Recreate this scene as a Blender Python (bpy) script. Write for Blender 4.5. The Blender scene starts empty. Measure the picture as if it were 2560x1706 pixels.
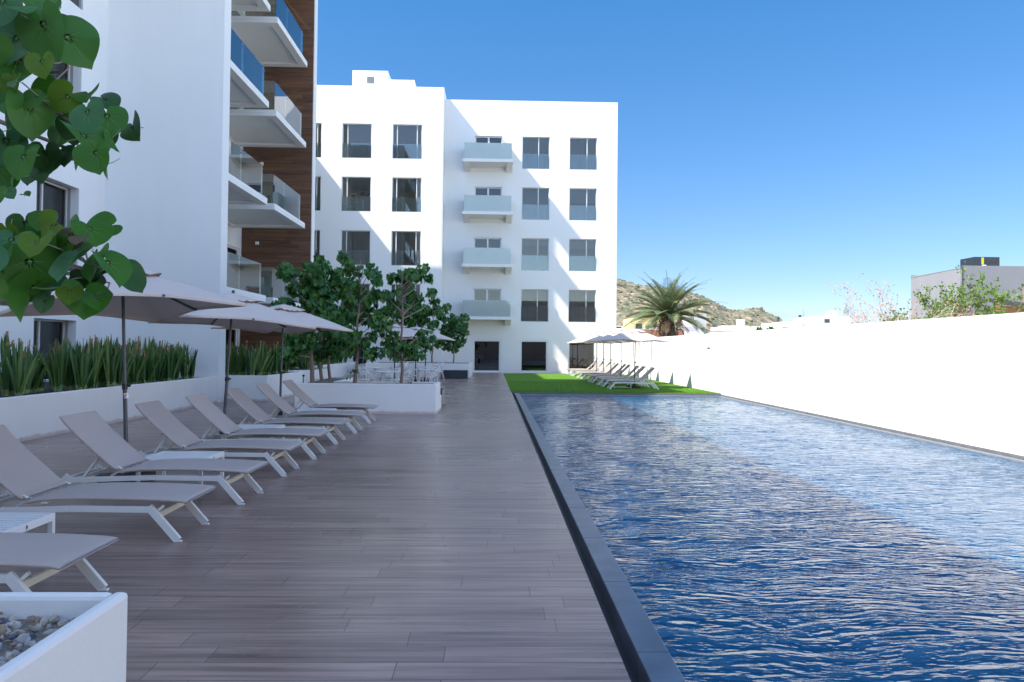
import bpy, math, random
import numpy as np
from mathutils import Vector, Matrix, Euler
R = math.radians
random.seed(11)
sc = bpy.context.scene
col = sc.collection

# ------------------------------------------------------------------ camera
cam_d = bpy.data.cameras.new('camera')
cam = bpy.data.objects.new('camera', cam_d); col.objects.link(cam)
cam_d.sensor_width = 36.0; cam_d.lens = 26.016; cam_d.shift_y = -18.0/2560
cam_d.clip_start = 0.05; cam_d.clip_end = 6000
cam.matrix_world = Matrix(((0.99963244, -0.00998624, -0.02520444, 0.0),
                           (-0.02539254, -0.01917947, -0.99949356, 0.0),
                           (0.00949778, 0.99976618, -0.019426, 1.6),
                           (0, 0, 0, 1)))
sc.camera = cam
# ------------------------------------------------------------------ light
SUN = Vector((1.0, 0.45, -1.25)).normalized()
world = bpy.data.worlds.new('World'); sc.world = world; world.use_nodes = True
wn = world.node_tree.nodes; wl = world.node_tree.links
bg = wn['Background']
sky = wn.new('ShaderNodeTexSky'); sky.sky_type = 'NISHITA'; sky.sun_disc = False
sky.sun_elevation = math.asin(-SUN.z)
sky.sun_rotation = math.atan2(-SUN.x, -SUN.y) % (2*math.pi)
sky.altitude = 0; sky.air_density = 0.8; sky.dust_density = 0.1; sky.ozone_density = 6.0
# sky tinted by hand: dimmed along the view, brightened elsewhere as added fill light
tcw = wn.new('ShaderNodeTexCoord')
def vmath(op, a, b=None):
    v = wn.new('ShaderNodeVectorMath'); v.operation = op; wl.new(a, v.inputs[0])
    if isinstance(b, tuple): v.inputs[1].default_value = b
    elif b is not None: wl.new(b, v.inputs[1])
    return v
def wramp(val, a, b, smooth=True):
    m_ = wn.new('ShaderNodeMapRange'); m_.interpolation_type = 'SMOOTHSTEP' if smooth else 'LINEAR'
    m_.inputs[1].default_value = a; m_.inputs[2].default_value = b; wl.new(val, m_.inputs[0]); return m_.outputs[0]
def wmix(fac, a, b):
    m_ = wn.new('ShaderNodeMix'); m_.data_type = 'RGBA'; wl.new(fac, m_.inputs[0])
    for i_, c_ in ((6, a), (7, b)):
        if isinstance(c_, tuple): m_.inputs[i_].default_value = (*c_, 1)
        else: wl.new(c_, m_.inputs[i_])
    return m_.outputs[2]
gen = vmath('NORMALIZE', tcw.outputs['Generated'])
offview = wramp(vmath('DOT_PRODUCT', gen.outputs[0], (0.06, 1.0, 0.0)).outputs['Value'], 0.74, 0.18)
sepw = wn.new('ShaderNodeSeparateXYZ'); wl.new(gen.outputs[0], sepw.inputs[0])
view_tint = wmix(wramp(sepw.outputs[2], 0.0, 0.42, False), (0.46, 0.39, 0.385), (0.275, 0.53, 0.60))
tint = wmix(offview, view_tint, (1.66, 1.37, 1.13))
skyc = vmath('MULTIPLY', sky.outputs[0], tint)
# a thin bank of pale cloud low over the hills
cm = wn.new('ShaderNodeMapping'); cm.inputs['Scale'].default_value = (2.2, 2.2, 13); wl.new(gen.outputs[0], cm.inputs[0])
cn = wn.new('ShaderNodeTexNoise'); cn.inputs['Scale'].default_value = 1.9; cn.inputs['Detail'].default_value = 7; wl.new(cm.outputs[0], cn.inputs['Vector'])
cl_ = wramp(cn.outputs[0], 0.50, 0.72); band = wramp(sepw.outputs[2], 0.085, 0.03)
mu = wn.new('ShaderNodeMath'); mu.operation = 'MULTIPLY'; wl.new(cl_, mu.inputs[0]); wl.new(band, mu.inputs[1])
mu2 = wn.new('ShaderNodeMath'); mu2.operation = 'MULTIPLY'; mu2.inputs[1].default_value = 0.45; wl.new(mu.outputs[0], mu2.inputs[0])
skyf = wmix(mu2.outputs[0], skyc.outputs[0], (1.35, 1.55, 1.95))
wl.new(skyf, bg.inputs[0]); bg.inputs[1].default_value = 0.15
sun_d = bpy.data.lights.new('sun', 'SUN'); sun_d.energy = 3.3; sun_d.angle = R(0.5); sun_d.color = (1.0, 0.955, 0.89)
sun = bpy.data.objects.new('sun', sun_d); col.objects.link(sun)
sun.rotation_euler = SUN.to_track_quat('-Z', 'Y').to_euler()
sc.view_settings.view_transform = 'Standard'; sc.view_settings.look = 'None'
sc.view_settings.exposure = 1.42; sc.view_settings.gamma = 1.0
sc.cycles.max_bounces = 8; sc.cycles.diffuse_bounces = 4; sc.cycles.glossy_bounces = 4
sc.cycles.transparent_max_bounces = 24; sc.cycles.caustics_reflective = False; sc.cycles.caustics_refractive = False
sc.cycles.sample_clamp_indirect = 6

# ------------------------------------------------------------------ materials
def newmat(name):
    m = bpy.data.materials.new(name); m.use_nodes = True
    return m, m.node_tree.nodes, m.node_tree.links, m.node_tree.nodes['Principled BSDF']
def rgb(c): return (c[0], c[1], c[2], 1.0)
def pmat(name, c, rough=0.5, var=0.06, scale=4.0, bump=0.0, bscale=60.0, metal=0.0, stretch=(1, 1, 1), spec=0.5, transl=0.0, c2=None, bdist=0.004):
    m, n, l, p = newmat(name)
    tc = n.new('ShaderNodeTexCoord'); mp = n.new('ShaderNodeMapping'); mp.inputs['Scale'].default_value = stretch
    l.new(tc.outputs['Object'], mp.inputs['Vector'])
    nz = n.new('ShaderNodeTexNoise'); nz.inputs['Scale'].default_value = scale; nz.inputs['Detail'].default_value = 5
    l.new(mp.outputs[0], nz.inputs['Vector'])
    mx = n.new('ShaderNodeMix'); mx.data_type = 'RGBA'
    a = tuple(max(0, x*(1-var)) for x in c); b = c2 if c2 else tuple(min(1, x*(1+var)) for x in c)
    mx.inputs[6].default_value = rgb(a); mx.inputs[7].default_value = rgb(b)
    l.new(nz.outputs[0], mx.inputs[0]); l.new(mx.outputs[2], p.inputs['Base Color'])
    p.inputs['Roughness'].default_value = rough; p.inputs['Metallic'].default_value = metal
    p.inputs['Specular IOR Level'].default_value = spec
    if bump:
        n2 = n.new('ShaderNodeTexNoise'); n2.inputs['Scale'].default_value = bscale; n2.inputs['Detail'].default_value = 3
        l.new(tc.outputs['Object'], n2.inputs['Vector'])
        bp = n.new('ShaderNodeBump'); bp.inputs['Strength'].default_value = bump; bp.inputs['Distance'].default_value = bdist
        l.new(n2.outputs[0], bp.inputs['Height']); l.new(bp.outputs[0], p.inputs['Normal'])
    if transl:
        out = n['Material Output']; t = n.new('ShaderNodeBsdfTranslucent'); ms = n.new('ShaderNodeMixShader')
        l.new(mx.outputs[2], t.inputs[0]); ms.inputs[0].default_value = transl
        l.new(p.outputs[0], ms.inputs[1]); l.new(t.outputs[0], ms.inputs[2]); l.new(ms.outputs[0], out.inputs[0])
    return m
def glassmat(name, tint, refl=0.0, rough=0.0, frost=0.0, frostcol=(.7, .85, .8)):
    m, n, l, p = newmat(name); n.remove(p); out = n['Material Output']
    tr = n.new('ShaderNodeBsdfTransparent'); tr.inputs[0].default_value = rgb(tint)
    gl = n.new('ShaderNodeBsdfGlossy'); gl.inputs['Roughness'].default_value = rough; gl.inputs[0].default_value = (1, 1, 1, 1)
    fr = n.new('ShaderNodeFresnel'); fr.inputs[0].default_value = 1.5
    ad = n.new('ShaderNodeMath'); ad.operation = 'ADD'; ad.use_clamp = True; ad.inputs[1].default_value = refl
    l.new(fr.outputs[0], ad.inputs[0])
    ms = n.new('ShaderNodeMixShader'); l.new(ad.outputs[0], ms.inputs[0])
    base = tr.outputs[0]
    if frost:
        df = n.new('ShaderNodeBsdfDiffuse'); df.inputs[0].default_value = rgb(frostcol)
        tl = n.new('ShaderNodeBsdfTranslucent'); tl.inputs[0].default_value = rgb(frostcol)
        m1 = n.new('ShaderNodeMixShader'); m1.inputs[0].default_value = .45
        l.new(df.outputs[0], m1.inputs[1]); l.new(tl.outputs[0], m1.inputs[2])
        m2 = n.new('ShaderNodeMixShader'); m2.inputs[0].default_value = frost
        l.new(tr.outputs[0], m2.inputs[1]); l.new(m1.outputs[0], m2.inputs[2]); base = m2.outputs[0]
    l.new(base, ms.inputs[1]); l.new(gl.outputs[0], ms.inputs[2]); l.new(ms.outputs[0], out.inputs[0])
    return m
def plankmat(name, c1, c2, w, h, axes, grain, rough, mortar, offs=0.37, msize=0.002, gstr=.35, bump=.3):
    """planks laid along axes[0], stacked along axes[1]"""
    m, n, l, p = newmat(name)
    tc = n.new('ShaderNodeTexCoord'); sx = n.new('ShaderNodeSeparateXYZ'); cx = n.new('ShaderNodeCombineXYZ')
    l.new(tc.outputs['Object'], sx.inputs[0])
    l.new(sx.outputs[axes[0]], cx.inputs[0]); l.new(sx.outputs[axes[1]], cx.inputs[1])
    br = n.new('ShaderNodeTexBrick'); br.offset = offs; br.offset_frequency = 1; br.squash = 1
    br.inputs['Scale'].default_value = 1; br.inputs['Brick Width'].default_value = w; br.inputs['Row Height'].default_value = h
    br.inputs['Mortar Size'].default_value = msize; br.inputs['Mortar Smooth'].default_value = 0
    br.inputs['Color1'].default_value = (0, 0, 0, 1); br.inputs['Color2'].default_value = (1, 1, 1, 1); br.inputs['Mortar'].default_value = (.5, .5, .5, 1)
    # random shift of each row's joints
    fl = n.new('ShaderNodeMath'); fl.operation = 'DIVIDE'; fl.inputs[1].default_value = h; l.new(sx.outputs[axes[1]], fl.inputs[0])
    f2 = n.new('ShaderNodeMath'); f2.operation = 'FLOOR'; l.new(fl.outputs[0], f2.inputs[0])
    wn_ = n.new('ShaderNodeTexWhiteNoise'); wn_.noise_dimensions = '1D'; l.new(f2.outputs[0], wn_.inputs['W'])
    mm = n.new('ShaderNodeMath'); mm.operation = 'MULTIPLY'; mm.inputs[1].default_value = w; l.new(wn_.outputs[0], mm.inputs[0])
    aa = n.new('ShaderNodeMath'); aa.operation = 'ADD'; l.new(mm.outputs[0], aa.inputs[0]); l.new(sx.outputs[axes[0]], aa.inputs[1])
    c2_ = n.new('ShaderNodeCombineXYZ'); l.new(aa.outputs[0], c2_.inputs[0]); l.new(sx.outputs[axes[1]], c2_.inputs[1])
    l.new(c2_.outputs[0], br.inputs['Vector'])
    mp = n.new('ShaderNodeMapping'); mp.inputs['Scale'].default_value = grain; l.new(c2_.outputs[0], mp.inputs['Vector'])
    nz = n.new('ShaderNodeTexNoise'); nz.inputs['Scale'].default_value = 1; nz.inputs['Detail'].default_value = 7; nz.inputs['Roughness'].default_value = .6
    nz.inputs['Distortion'].default_value = .6
    l.new(mp.outputs[0], nz.inputs['Vector'])
    mix = n.new('ShaderNodeMix'); mix.data_type = 'RGBA'; mix.inputs[6].default_value = rgb(c1); mix.inputs[7].default_value = rgb(c2)
    av = n.new('ShaderNodeMath'); av.operation = 'MULTIPLY_ADD'; av.inputs[1].default_value = gstr; l.new(br.outputs['Color'], av.inputs[0])
    rr = n.new('ShaderNodeMapRange'); rr.inputs[1].default_value = .3; rr.inputs[2].default_value = .7; rr.inputs[3].default_value = 0; rr.inputs[4].default_value = 1-gstr
    l.new(nz.outputs[0], rr.inputs[0]); l.new(rr.outputs[0], av.inputs[2]); l.new(av.outputs[0], mix.inputs[0])
    m2 = n.new('ShaderNodeMix'); m2.data_type = 'RGBA'; l.new(br.outputs['Fac'], m2.inputs[0]); l.new(mix.outputs[2], m2.inputs[6]); m2.inputs[7].default_value = rgb(mortar)
    l.new(m2.outputs[2], p.inputs['Base Color'])
    big = n.new('ShaderNodeTexNoise'); big.inputs['Scale'].default_value = .5; l.new(tc.outputs['Object'], big.inputs['Vector'])
    rm = n.new('ShaderNodeMapRange'); rm.inputs[3].default_value = rough-.08; rm.inputs[4].default_value = rough+.12; l.new(big.outputs[0], rm.inputs[0]); l.new(rm.outputs[0], p.inputs['Roughness'])
    bp = n.new('ShaderNodeBump'); bp.inputs['Strength'].default_value = bump; bp.inputs['Distance'].default_value = .002
    sub = n.new('ShaderNodeMath'); sub.operation = 'MULTIPLY_ADD'; sub.inputs[1].default_value = -2; l.new(br.outputs['Fac'], sub.inputs[0]); l.new(nz.outputs[0], sub.inputs[2])
    l.new(sub.outputs[0], bp.inputs['Height']); l.new(bp.outputs[0], p.inputs['Normal'])
    return m

M = {}
M['stucco'] = pmat('stucco', (.80, .80, .785), .75, .03, 1.2, .35, 45, stretch=(2.2, 2.2, .35), bdist=.006)
M['stucco_far'] = pmat('stucco_far', (.80, .795, .775), .8, .02, .6, stretch=(1, 1, .3))
M['planter'] = pmat('planter_render', (.80, .79, .77), .7, .05, 1.6, .4, 30, stretch=(1.5, 1.5, .6), bdist=.005)
def basestain(m, h=.05):
    n = m.node_tree.nodes; l = m.node_tree.links; p = n['Principled BSDF']; src = p.inputs['Base Color'].links[0].from_socket
    g = n.new('ShaderNodeNewGeometry'); s_ = n.new('ShaderNodeSeparateXYZ'); l.new(g.outputs['Position'], s_.inputs[0])
    nz = n.new('ShaderNodeTexNoise'); nz.inputs['Scale'].default_value = 5; nz.inputs['Detail'].default_value = 6; l.new(g.outputs['Position'], nz.inputs['Vector'])
    a = n.new('ShaderNodeMath'); a.operation = 'MULTIPLY_ADD'; a.inputs[1].default_value = -.11; l.new(nz.outputs[0], a.inputs[0]); l.new(s_.outputs[2], a.inputs[2])
    mr = n.new('ShaderNodeMapRange'); mr.inputs[1].default_value = h-.07; mr.inputs[2].default_value = h-.02; mr.inputs[3].default_value = .75; mr.inputs[4].default_value = 0; l.new(a.outputs[0], mr.inputs[0])
    k = n.new('ShaderNodeMix'); k.data_type = 'RGBA'; l.new(mr.outputs[0], k.inputs[0]); l.new(src, k.inputs[6]); k.inputs[7].default_value = (.50, .40, .33, 1); l.new(k.outputs[2], p.inputs['Base Color'])
basestain(M['planter'])
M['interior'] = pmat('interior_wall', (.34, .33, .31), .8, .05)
M['room'] = pmat('room_wall', (.78, .76, .71), .8, .04)
M['blind'] = pmat('blind_fabric', (.44, .43, .40), .8, .05, 2, stretch=(6, 6, .3))
M['alu'] = pmat('aluminium_frame', (.62, .62, .61), .4, .04)
M['whiteframe'] = pmat('white_frame', (.74, .75, .75), .35, .03)
M['pane'] = glassmat('window_glass', (.66, .67, .65), .02)
M['pane_clear'] = glassmat('clear_glass', (.86, .88, .87), 0.0)
M['doorglass'] = glassmat('door_glass', (.06, .065, .07), .03)
M['rail'] = glassmat('railing_glass', (.86, .93, .90), .14)
M['winrail'] = glassmat('window_rail_glass', (.82, .87, .87), .035)
M['frost'] = glassmat('frosted_glass', (.80, .92, .88), .03, .05, .82, (.72, .82, .785))
M['deck'] = plankmat('deck_planks', (.11, .064, .053), (.44, .30, .245), 1.2, .2, (0, 1), (.9, 20, 1), .27, (.045, .036, .034), gstr=.27, msize=.0022, bump=.18)
M['clad'] = plankmat('timber_cladding', (.050, .022, .011), (.22, .105, .055), 1.5, .155, (0, 2), (.9, 16, 1), .5, (.02, .01, .007), gstr=.45)
M['coping'] = pmat('coping_stone', (.05, .068, .10), .36, .35, 3.5, .25, 25, c2=(.16, .195, .25))
M['gutter'] = pmat('gutter_stone', (.018, .022, .028), .35, .3, 4)
M['tile'] = pmat('tile_stone', (.13, .135, .145), .5, .35, 5, .2, 20)
M['tile_pale'] = pmat('tile_pale', (.24, .25, .27), .45, .2, 4)
M['turf'] = pmat('turf', (.085, .23, .012), .85, .35, 9, 1.0, 220, c2=(.15, .33, .03), bdist=.02, spec=.2)
M['soil'] = pmat('soil', (.055, .04, .032), .95, .4, 20, 1, 40, bdist=.03)
M['frame'] = pmat('lounger_frame', (.70, .70, .68), .38, .03)
M['crossbar'] = pmat('lounger_crossbar', (.76, .74, .66), .4, .03)
M['sling'] = pmat('sling_fabric', (.45, .375, .34), .42, .05, 3, .25, 700, bdist=.0006)
M['black'] = pmat('black_plastic', (.012, .012, .013), .45, .2)
M['darkmetal'] = pmat('dark_metal', (.055, .055, .065), .32, .1)
M['canopy'] = pmat('canopy_fabric', (.66, .575, .525), .85, .05, 3, .2, 500, transl=.09, bdist=.0006)
M['canopy'].name = 'canopy_fabric'
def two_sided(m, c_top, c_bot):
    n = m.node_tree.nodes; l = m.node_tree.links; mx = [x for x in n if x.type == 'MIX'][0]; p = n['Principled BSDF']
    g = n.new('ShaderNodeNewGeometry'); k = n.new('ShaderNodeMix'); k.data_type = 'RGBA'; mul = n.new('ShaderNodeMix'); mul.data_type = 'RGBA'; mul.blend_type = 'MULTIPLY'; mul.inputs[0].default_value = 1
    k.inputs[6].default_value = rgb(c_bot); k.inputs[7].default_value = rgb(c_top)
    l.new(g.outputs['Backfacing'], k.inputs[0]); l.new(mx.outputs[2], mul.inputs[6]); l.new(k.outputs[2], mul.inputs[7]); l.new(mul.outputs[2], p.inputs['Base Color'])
two_sided(M['canopy'], (1.0, 1.0, 1.0), (.62, .60, .58))  # underside multiplied darker, so part of its shade is in the colour
M['piping'] = pmat('canopy_piping', (.22, .10, .06), .8, .1)
M['plastic'] = pmat('white_plastic', (.78, .78, .78), .3, .02)
M['bark'] = pmat('bark', (.27, .19, .145), .85, .25, 14, .6, 50, stretch=(3, 3, .6))
M['twig'] = pmat('twig', (.30, .24, .20), .85, .2)
LG = dict(stretch=(1, 1, 1))
M['leaf0'] = pmat('leaf_mid', (.058, .18, .030), .40, .3, 6, transl=.26)
M['leaf1'] = pmat('leaf_dark', (.036, .128, .028), .38, .3, 6, transl=.2)
M['leaf2'] = pmat('leaf_light', (.10, .225, .034), .42, .3, 6, transl=.3)
M['vein'] = pmat('leaf_vein', (.20, .34, .11), .5, .1)
M['big0'] = pmat('big_leaf_teal', (.085, .25, .10), .42, .35, 9, transl=.25, c2=(.06, .21, .07), spec=.3)
M['big1'] = pmat('big_leaf_fresh', (.11, .30, .04), .42, .35, 9, transl=.32, c2=(.075, .24, .05), spec=.3)
M['big2'] = pmat('big_leaf_green', (.085, .28, .025), .42, .35, 9, transl=.35, c2=(.055, .20, .025), spec=.3)
M['big3'] = pmat('big_leaf_yellow', (.19, .34, .022), .45, .3, 9, transl=.35, c2=(.09, .19, .018), spec=.3)
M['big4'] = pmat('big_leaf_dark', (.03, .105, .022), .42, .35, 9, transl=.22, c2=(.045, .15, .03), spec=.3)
M['big5'] = pmat('big_leaf_pale', (.11, .24, .09), .45, .25, 9, transl=.25, spec=.3)
M['big6'] = pmat('big_leaf_brown', (.115, .080, .045), .7, .35, 9, transl=.1)
M['blade_dark'] = pmat('blade_dark', (.050, .125, .040), .45, .3, 8, c2=(.075, .175, .045), transl=.15)
M['blade_mid'] = pmat('blade_mid', (.14, .245, .045), .45, .3, 8, c2=(.10, .19, .04), transl=.15)
M['blade_pale'] = pmat('blade_pale', (.27, .38, .15), .5, .2, 8, transl=.15)
M['blade_tip'] = pmat('blade_tip', (.30, .16, .07), .7, .4, 8)
M['palm'] = pmat('palm_leaflet', (.10, .165, .065), .45, .35, 5, c2=(.19, .245, .11), transl=.15)
M['palm_pale'] = pmat('palm_pale', (.24, .25, .11), .5, .3, 5, transl=.15)
M['palm_dead'] = pmat('palm_dead', (.36, .24, .13), .8, .3, 6, transl=.1)
M['palm_trunk'] = pmat('palm_trunk', (.13, .095, .07), .9, .5, 8, .8, 20, bdist=.03)
M['terracotta'] = pmat('terracotta_wall', (.40, .19, .115), .85, .12, 2)
M['yellow'] = pmat('yellow_render', (.72, .58, .27), .85, .06)
M['concrete'] = pmat('pale_concrete', (.52, .51, .50), .85, .1, 1)
M['greywall'] = pmat('grey_render', (.25, .255, .265), .85, .10, 1.2, .3, 20, stretch=(1, 1, .5))
M['steel'] = pmat('grey_steel', (.30, .31, .32), .4, .1, metal=.4)
M['yellow_sticker'] = pmat('yellow_sticker', (.75, .55, .03), .6, .02)
M['timber'] = pmat('orange_timber', (.42, .20, .08), .7, .2, 5)
M['brightleaf'] = pmat('bright_leaf', (.17, .30, .035), .5, .3, 6, c2=(.10, .22, .03), transl=.25)
M['dryleaf'] = pmat('dry_leaf', (.50, .27, .18), .8, .25, 6, transl=.15)
M['paletwig'] = pmat('pale_twig', (.50, .42, .37), .8, .15)
M['dark_box'] = pmat('dark_navy_box', (.022, .030, .042), .35, .3, 6)
M['greenish_top'] = pmat('green_grey_top', (.10, .13, .125), .3, .1)
M['white_paint'] = pmat('white_paint', (.80, .80, .80), .5, .02)
M['skin'] = pmat('skin', (.22, .115, .075), .5, .05)
M['shirt'] = pmat('maroon_shirt', (.075, .018, .022), .85, .1)
M['shirt_low'] = pmat('grey_violet_shirt', (.22, .19, .25), .85, .1)
M['jeans'] = pmat('pale_jeans', (.42, .48, .56), .85, .1)
M['hair'] = pmat('black_hair', (.01, .008, .007), .6, .1)
M['red'] = pmat('red_mark', (.45, .03, .03), .5, .1)

# ------------------------------------------------------------------ mesh builder
class MB:
    def __init__(s): s.v = []; s.f = []; s.m = []; s.sm = []
    def add(s, vs, fs, mi=0, smooth=False):
        o = len(s.v); s.v += [tuple(v) for v in vs]
        for f in fs: s.f.append(tuple(i+o for i in f)); s.m.append(mi); s.sm.append(smooth)
    def box(s, x0, x1, y0, y1, z0, z1, mi=0, T=None):
        vs = [Vector((x, y, z)) for z in (z0, z1) for y in (y0, y1) for x in (x0, x1)]
        if T is not None: vs = [T @ v for v in vs]
        s.add(vs, [(0, 2, 3, 1), (4, 5, 7, 6), (0, 1, 5, 4), (2, 6, 7, 3), (0, 4, 6, 2), (1, 3, 7, 5)], mi)
    def quad(s, a, b, c, d, mi=0): s.add([a, b, c, d], [(0, 1, 2, 3)], mi)
    def bar(s, a, b, w, h, mi=0, up=Vector((0, 0, 1))):
        a = Vector(a); b = Vector(b); t = (b-a).normalized(); side = t.cross(up)
        if side.length < 1e-4: side = Vector((1, 0, 0))
        side.normalize(); u = side.cross(t).normalized()
        vs = [p+side*(i*w/2)+u*(j*h/2) for p in (a, b) for i, j in ((-1, -1), (1, -1), (1, 1), (-1, 1))]
        s.add(vs, [(0, 1, 2, 3), (7, 6, 5, 4), (0, 4, 5, 1), (1, 5, 6, 2), (2, 6, 7, 3), (3, 7, 4, 0)], mi)
    def tube(s, pts, rad, n=8, mi=0, smooth=True, caps=True):
        pts = [Vector(p) for p in pts]
        if not hasattr(rad, '__len__'): rad = [rad]*len(pts)
        vs = []; up = Vector((0, 0, 1)); prev = None
        for i, p in enumerate(pts):
            t = (pts[min(i+1, len(pts)-1)]-pts[max(i-1, 0)]).normalized()
            if prev is None:
                x = t.cross(up)
                if x.length < .05: x = t.cross(Vector((1, 0, 0)))
            else: x = prev-t*prev.dot(t)
            x.normalize(); prev = x; y = t.cross(x)
            for k in range(n):
                a = 2*math.pi*k/n; vs.append(p+(x*math.cos(a)+y*math.sin(a))*rad[i])
        fs = []
        for i in range(len(pts)-1):
            for k in range(n): fs.append((i*n+k, i*n+(k+1) % n, (i+1)*n+(k+1) % n, (i+1)*n+k))
        s.add(vs, fs, mi, smooth)
        if caps:
            s.add([vs[k] for k in range(n)], [tuple(range(n))], mi); s.add([vs[(len(pts)-1)*n+k] for k in range(n)], [tuple(range(n-1, -1, -1))], mi)
    def lathe(s, prof, n=20, c=(0, 0, 0), mi=0, smooth=True):
        vs = []; fs = []
        for r, z in prof:
            for k in range(n):
                a = 2*math.pi*k/n; vs.append((c[0]+r*math.cos(a), c[1]+r*math.sin(a), c[2]+z))
        for i in range(len(prof)-1):
            for k in range(n): fs.append((i*n+k, i*n+(k+1) % n, (i+1)*n+(k+1) % n, (i+1)*n+k))
        s.add(vs, fs, mi, smooth)
    def prism(s, poly, z0, z1, mi=0):
        n = len(poly); vs = [(x, y, z0) for x, y in poly]+[(x, y, z1) for x, y in poly]
        fs = [tuple(range(n-1, -1, -1)), tuple(range(n, 2*n))]+[(i, (i+1) % n, n+(i+1) % n, n+i) for i in range(n)]
        s.add(vs, fs, mi)
    def build(s, name, mats, parent=None, bevel=0, loc=None):
        me = bpy.data.meshes.new(name); me.from_pydata(s.v, [], s.f)
        if not isinstance(mats, (list, tuple)): mats = [mats]
        for m in mats: me.materials.append(m)
        me.polygons.foreach_set('material_index', s.m); me.polygons.foreach_set('use_smooth', s.sm); me.update()
        o = bpy.data.objects.new(name, me); col.objects.link(o)
        if parent is not None: o.parent = parent
        if loc is not None: o.location = loc
        if bevel:
            b = o.modifiers.new('bevel', 'BEVEL'); b.width = bevel; b.segments = 2; b.limit_method = 'ANGLE'; b.angle_limit = R(40)
        return o
def tag(o, label=None, cat=None, group=None, kind=None):
    if label: o['label'] = label
    if cat: o['category'] = cat
    if group: o['group'] = group
    if kind: o['kind'] = kind
    return o
def thing(name, label, cat, loc=(0, 0, 0), rz=0, group=None):
    o = bpy.data.objects.new(name, None); col.objects.link(o); o.location = loc; o.rotation_euler = (0, 0, rz)
    o.empty_display_size = .2
    return tag(o, label, cat, group)
def kids(o): return [c for c in bpy.data.objects if c.parent == o]
def copy_tree(o, parent=None, kd=None):
    if kd is None:
        kd = {}
        for c in bpy.data.objects:
            if c.parent: kd.setdefault(c.parent, []).append(c)
    c = o.copy(); col.objects.link(c)
    if parent is not None: c.parent = parent
    for ch in kd.get(o, []): copy_tree(ch, c, kd)
    return c

# ================================================================== SETTING
def struct(o): o['kind'] = 'structure'; return o
b = MB(); b.box(-1500, 2500, -600, 3000, -.62, -.42)
M['dirt'] = pmat('dirt', (.36, .29, .22), .95, .2, .3)
struct(b.build('ground', M['dirt']))
b = MB(); b.box(-12.2, .68, -8, 48.6, -.3, 0); b.box(.68, 8.39, 46.8, 48.6, -.3, 0)
struct(b.build('pool_deck', M['deck']))
# coping, gutter
b = MB(); b.box(.68, .80, -8, 27.0, -.3, -.17, 1)
for i in range(30):
    y0 = -8+i*1.2; y1 = min(y0+1.196, 26.93)
    if y0 < 26.9: b.box(.79, .965, y0, y1, -.3, -.028, 0)
o = b.build('pool_coping', [M['coping'], M['gutter']], bevel=.006); struct(o)
b = MB()
b.box(.68, 8.39, 27.0, 27.06, -.3, -.006, 0); b.box(.965, 8.30, 26.93, 27.0, -.3, -.075, 1)
b.box(8.36, 8.40, -6, 27.0, -.3, -.045, 0); b.box(8.28, 8.36, -6, 26.93, -.3, -.085, 1)
for x in (2.1, 3.9, 5.6, 6.7, 7.6): b.box(x, x+.06, 26.915, 26.928, -.105, -.085, 1)
for i in range(1, 46): b.box(8.357, 8.361, -6+i*.72, -6+i*.72+.008, -.09, -.05, 1)
struct(b.build('pool_edge', [M['tile'], M['tile_pale']]))
b = MB(); b.box(.66, 8.39, 27.06, 46.8, -.3, .004)
struct(b.build('lawn', M['turf']))
# short turf fibres along the near edge of the lawn and over it
b = MB(); rs = random.Random(5)
for i in range(26000):
    x = rs.uniform(.67, 8.38); y = 27.06+(rs.random()**2.2)*9
    a = rs.uniform(0, 3.14); h = rs.uniform(.015, .032); w = .006+.0006*(y-27)
    dx = w*math.cos(a); dy = w*math.sin(a); tx = rs.uniform(-.01, .01); ty = rs.uniform(-.01, .01)
    b.add([(x-dx, y-dy, .003), (x+dx, y+dy, .003), (x+tx, y+ty, h)], [(0, 1, 2)], rs.choice((0, 0, 1)))
M['turf_b'] = pmat('turf_fibre', (.13, .30, .03), .8, .2, 9, transl=.2)
tag(b.build('grass', [M['turf'], M['turf_b']]), kind='stuff')

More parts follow.
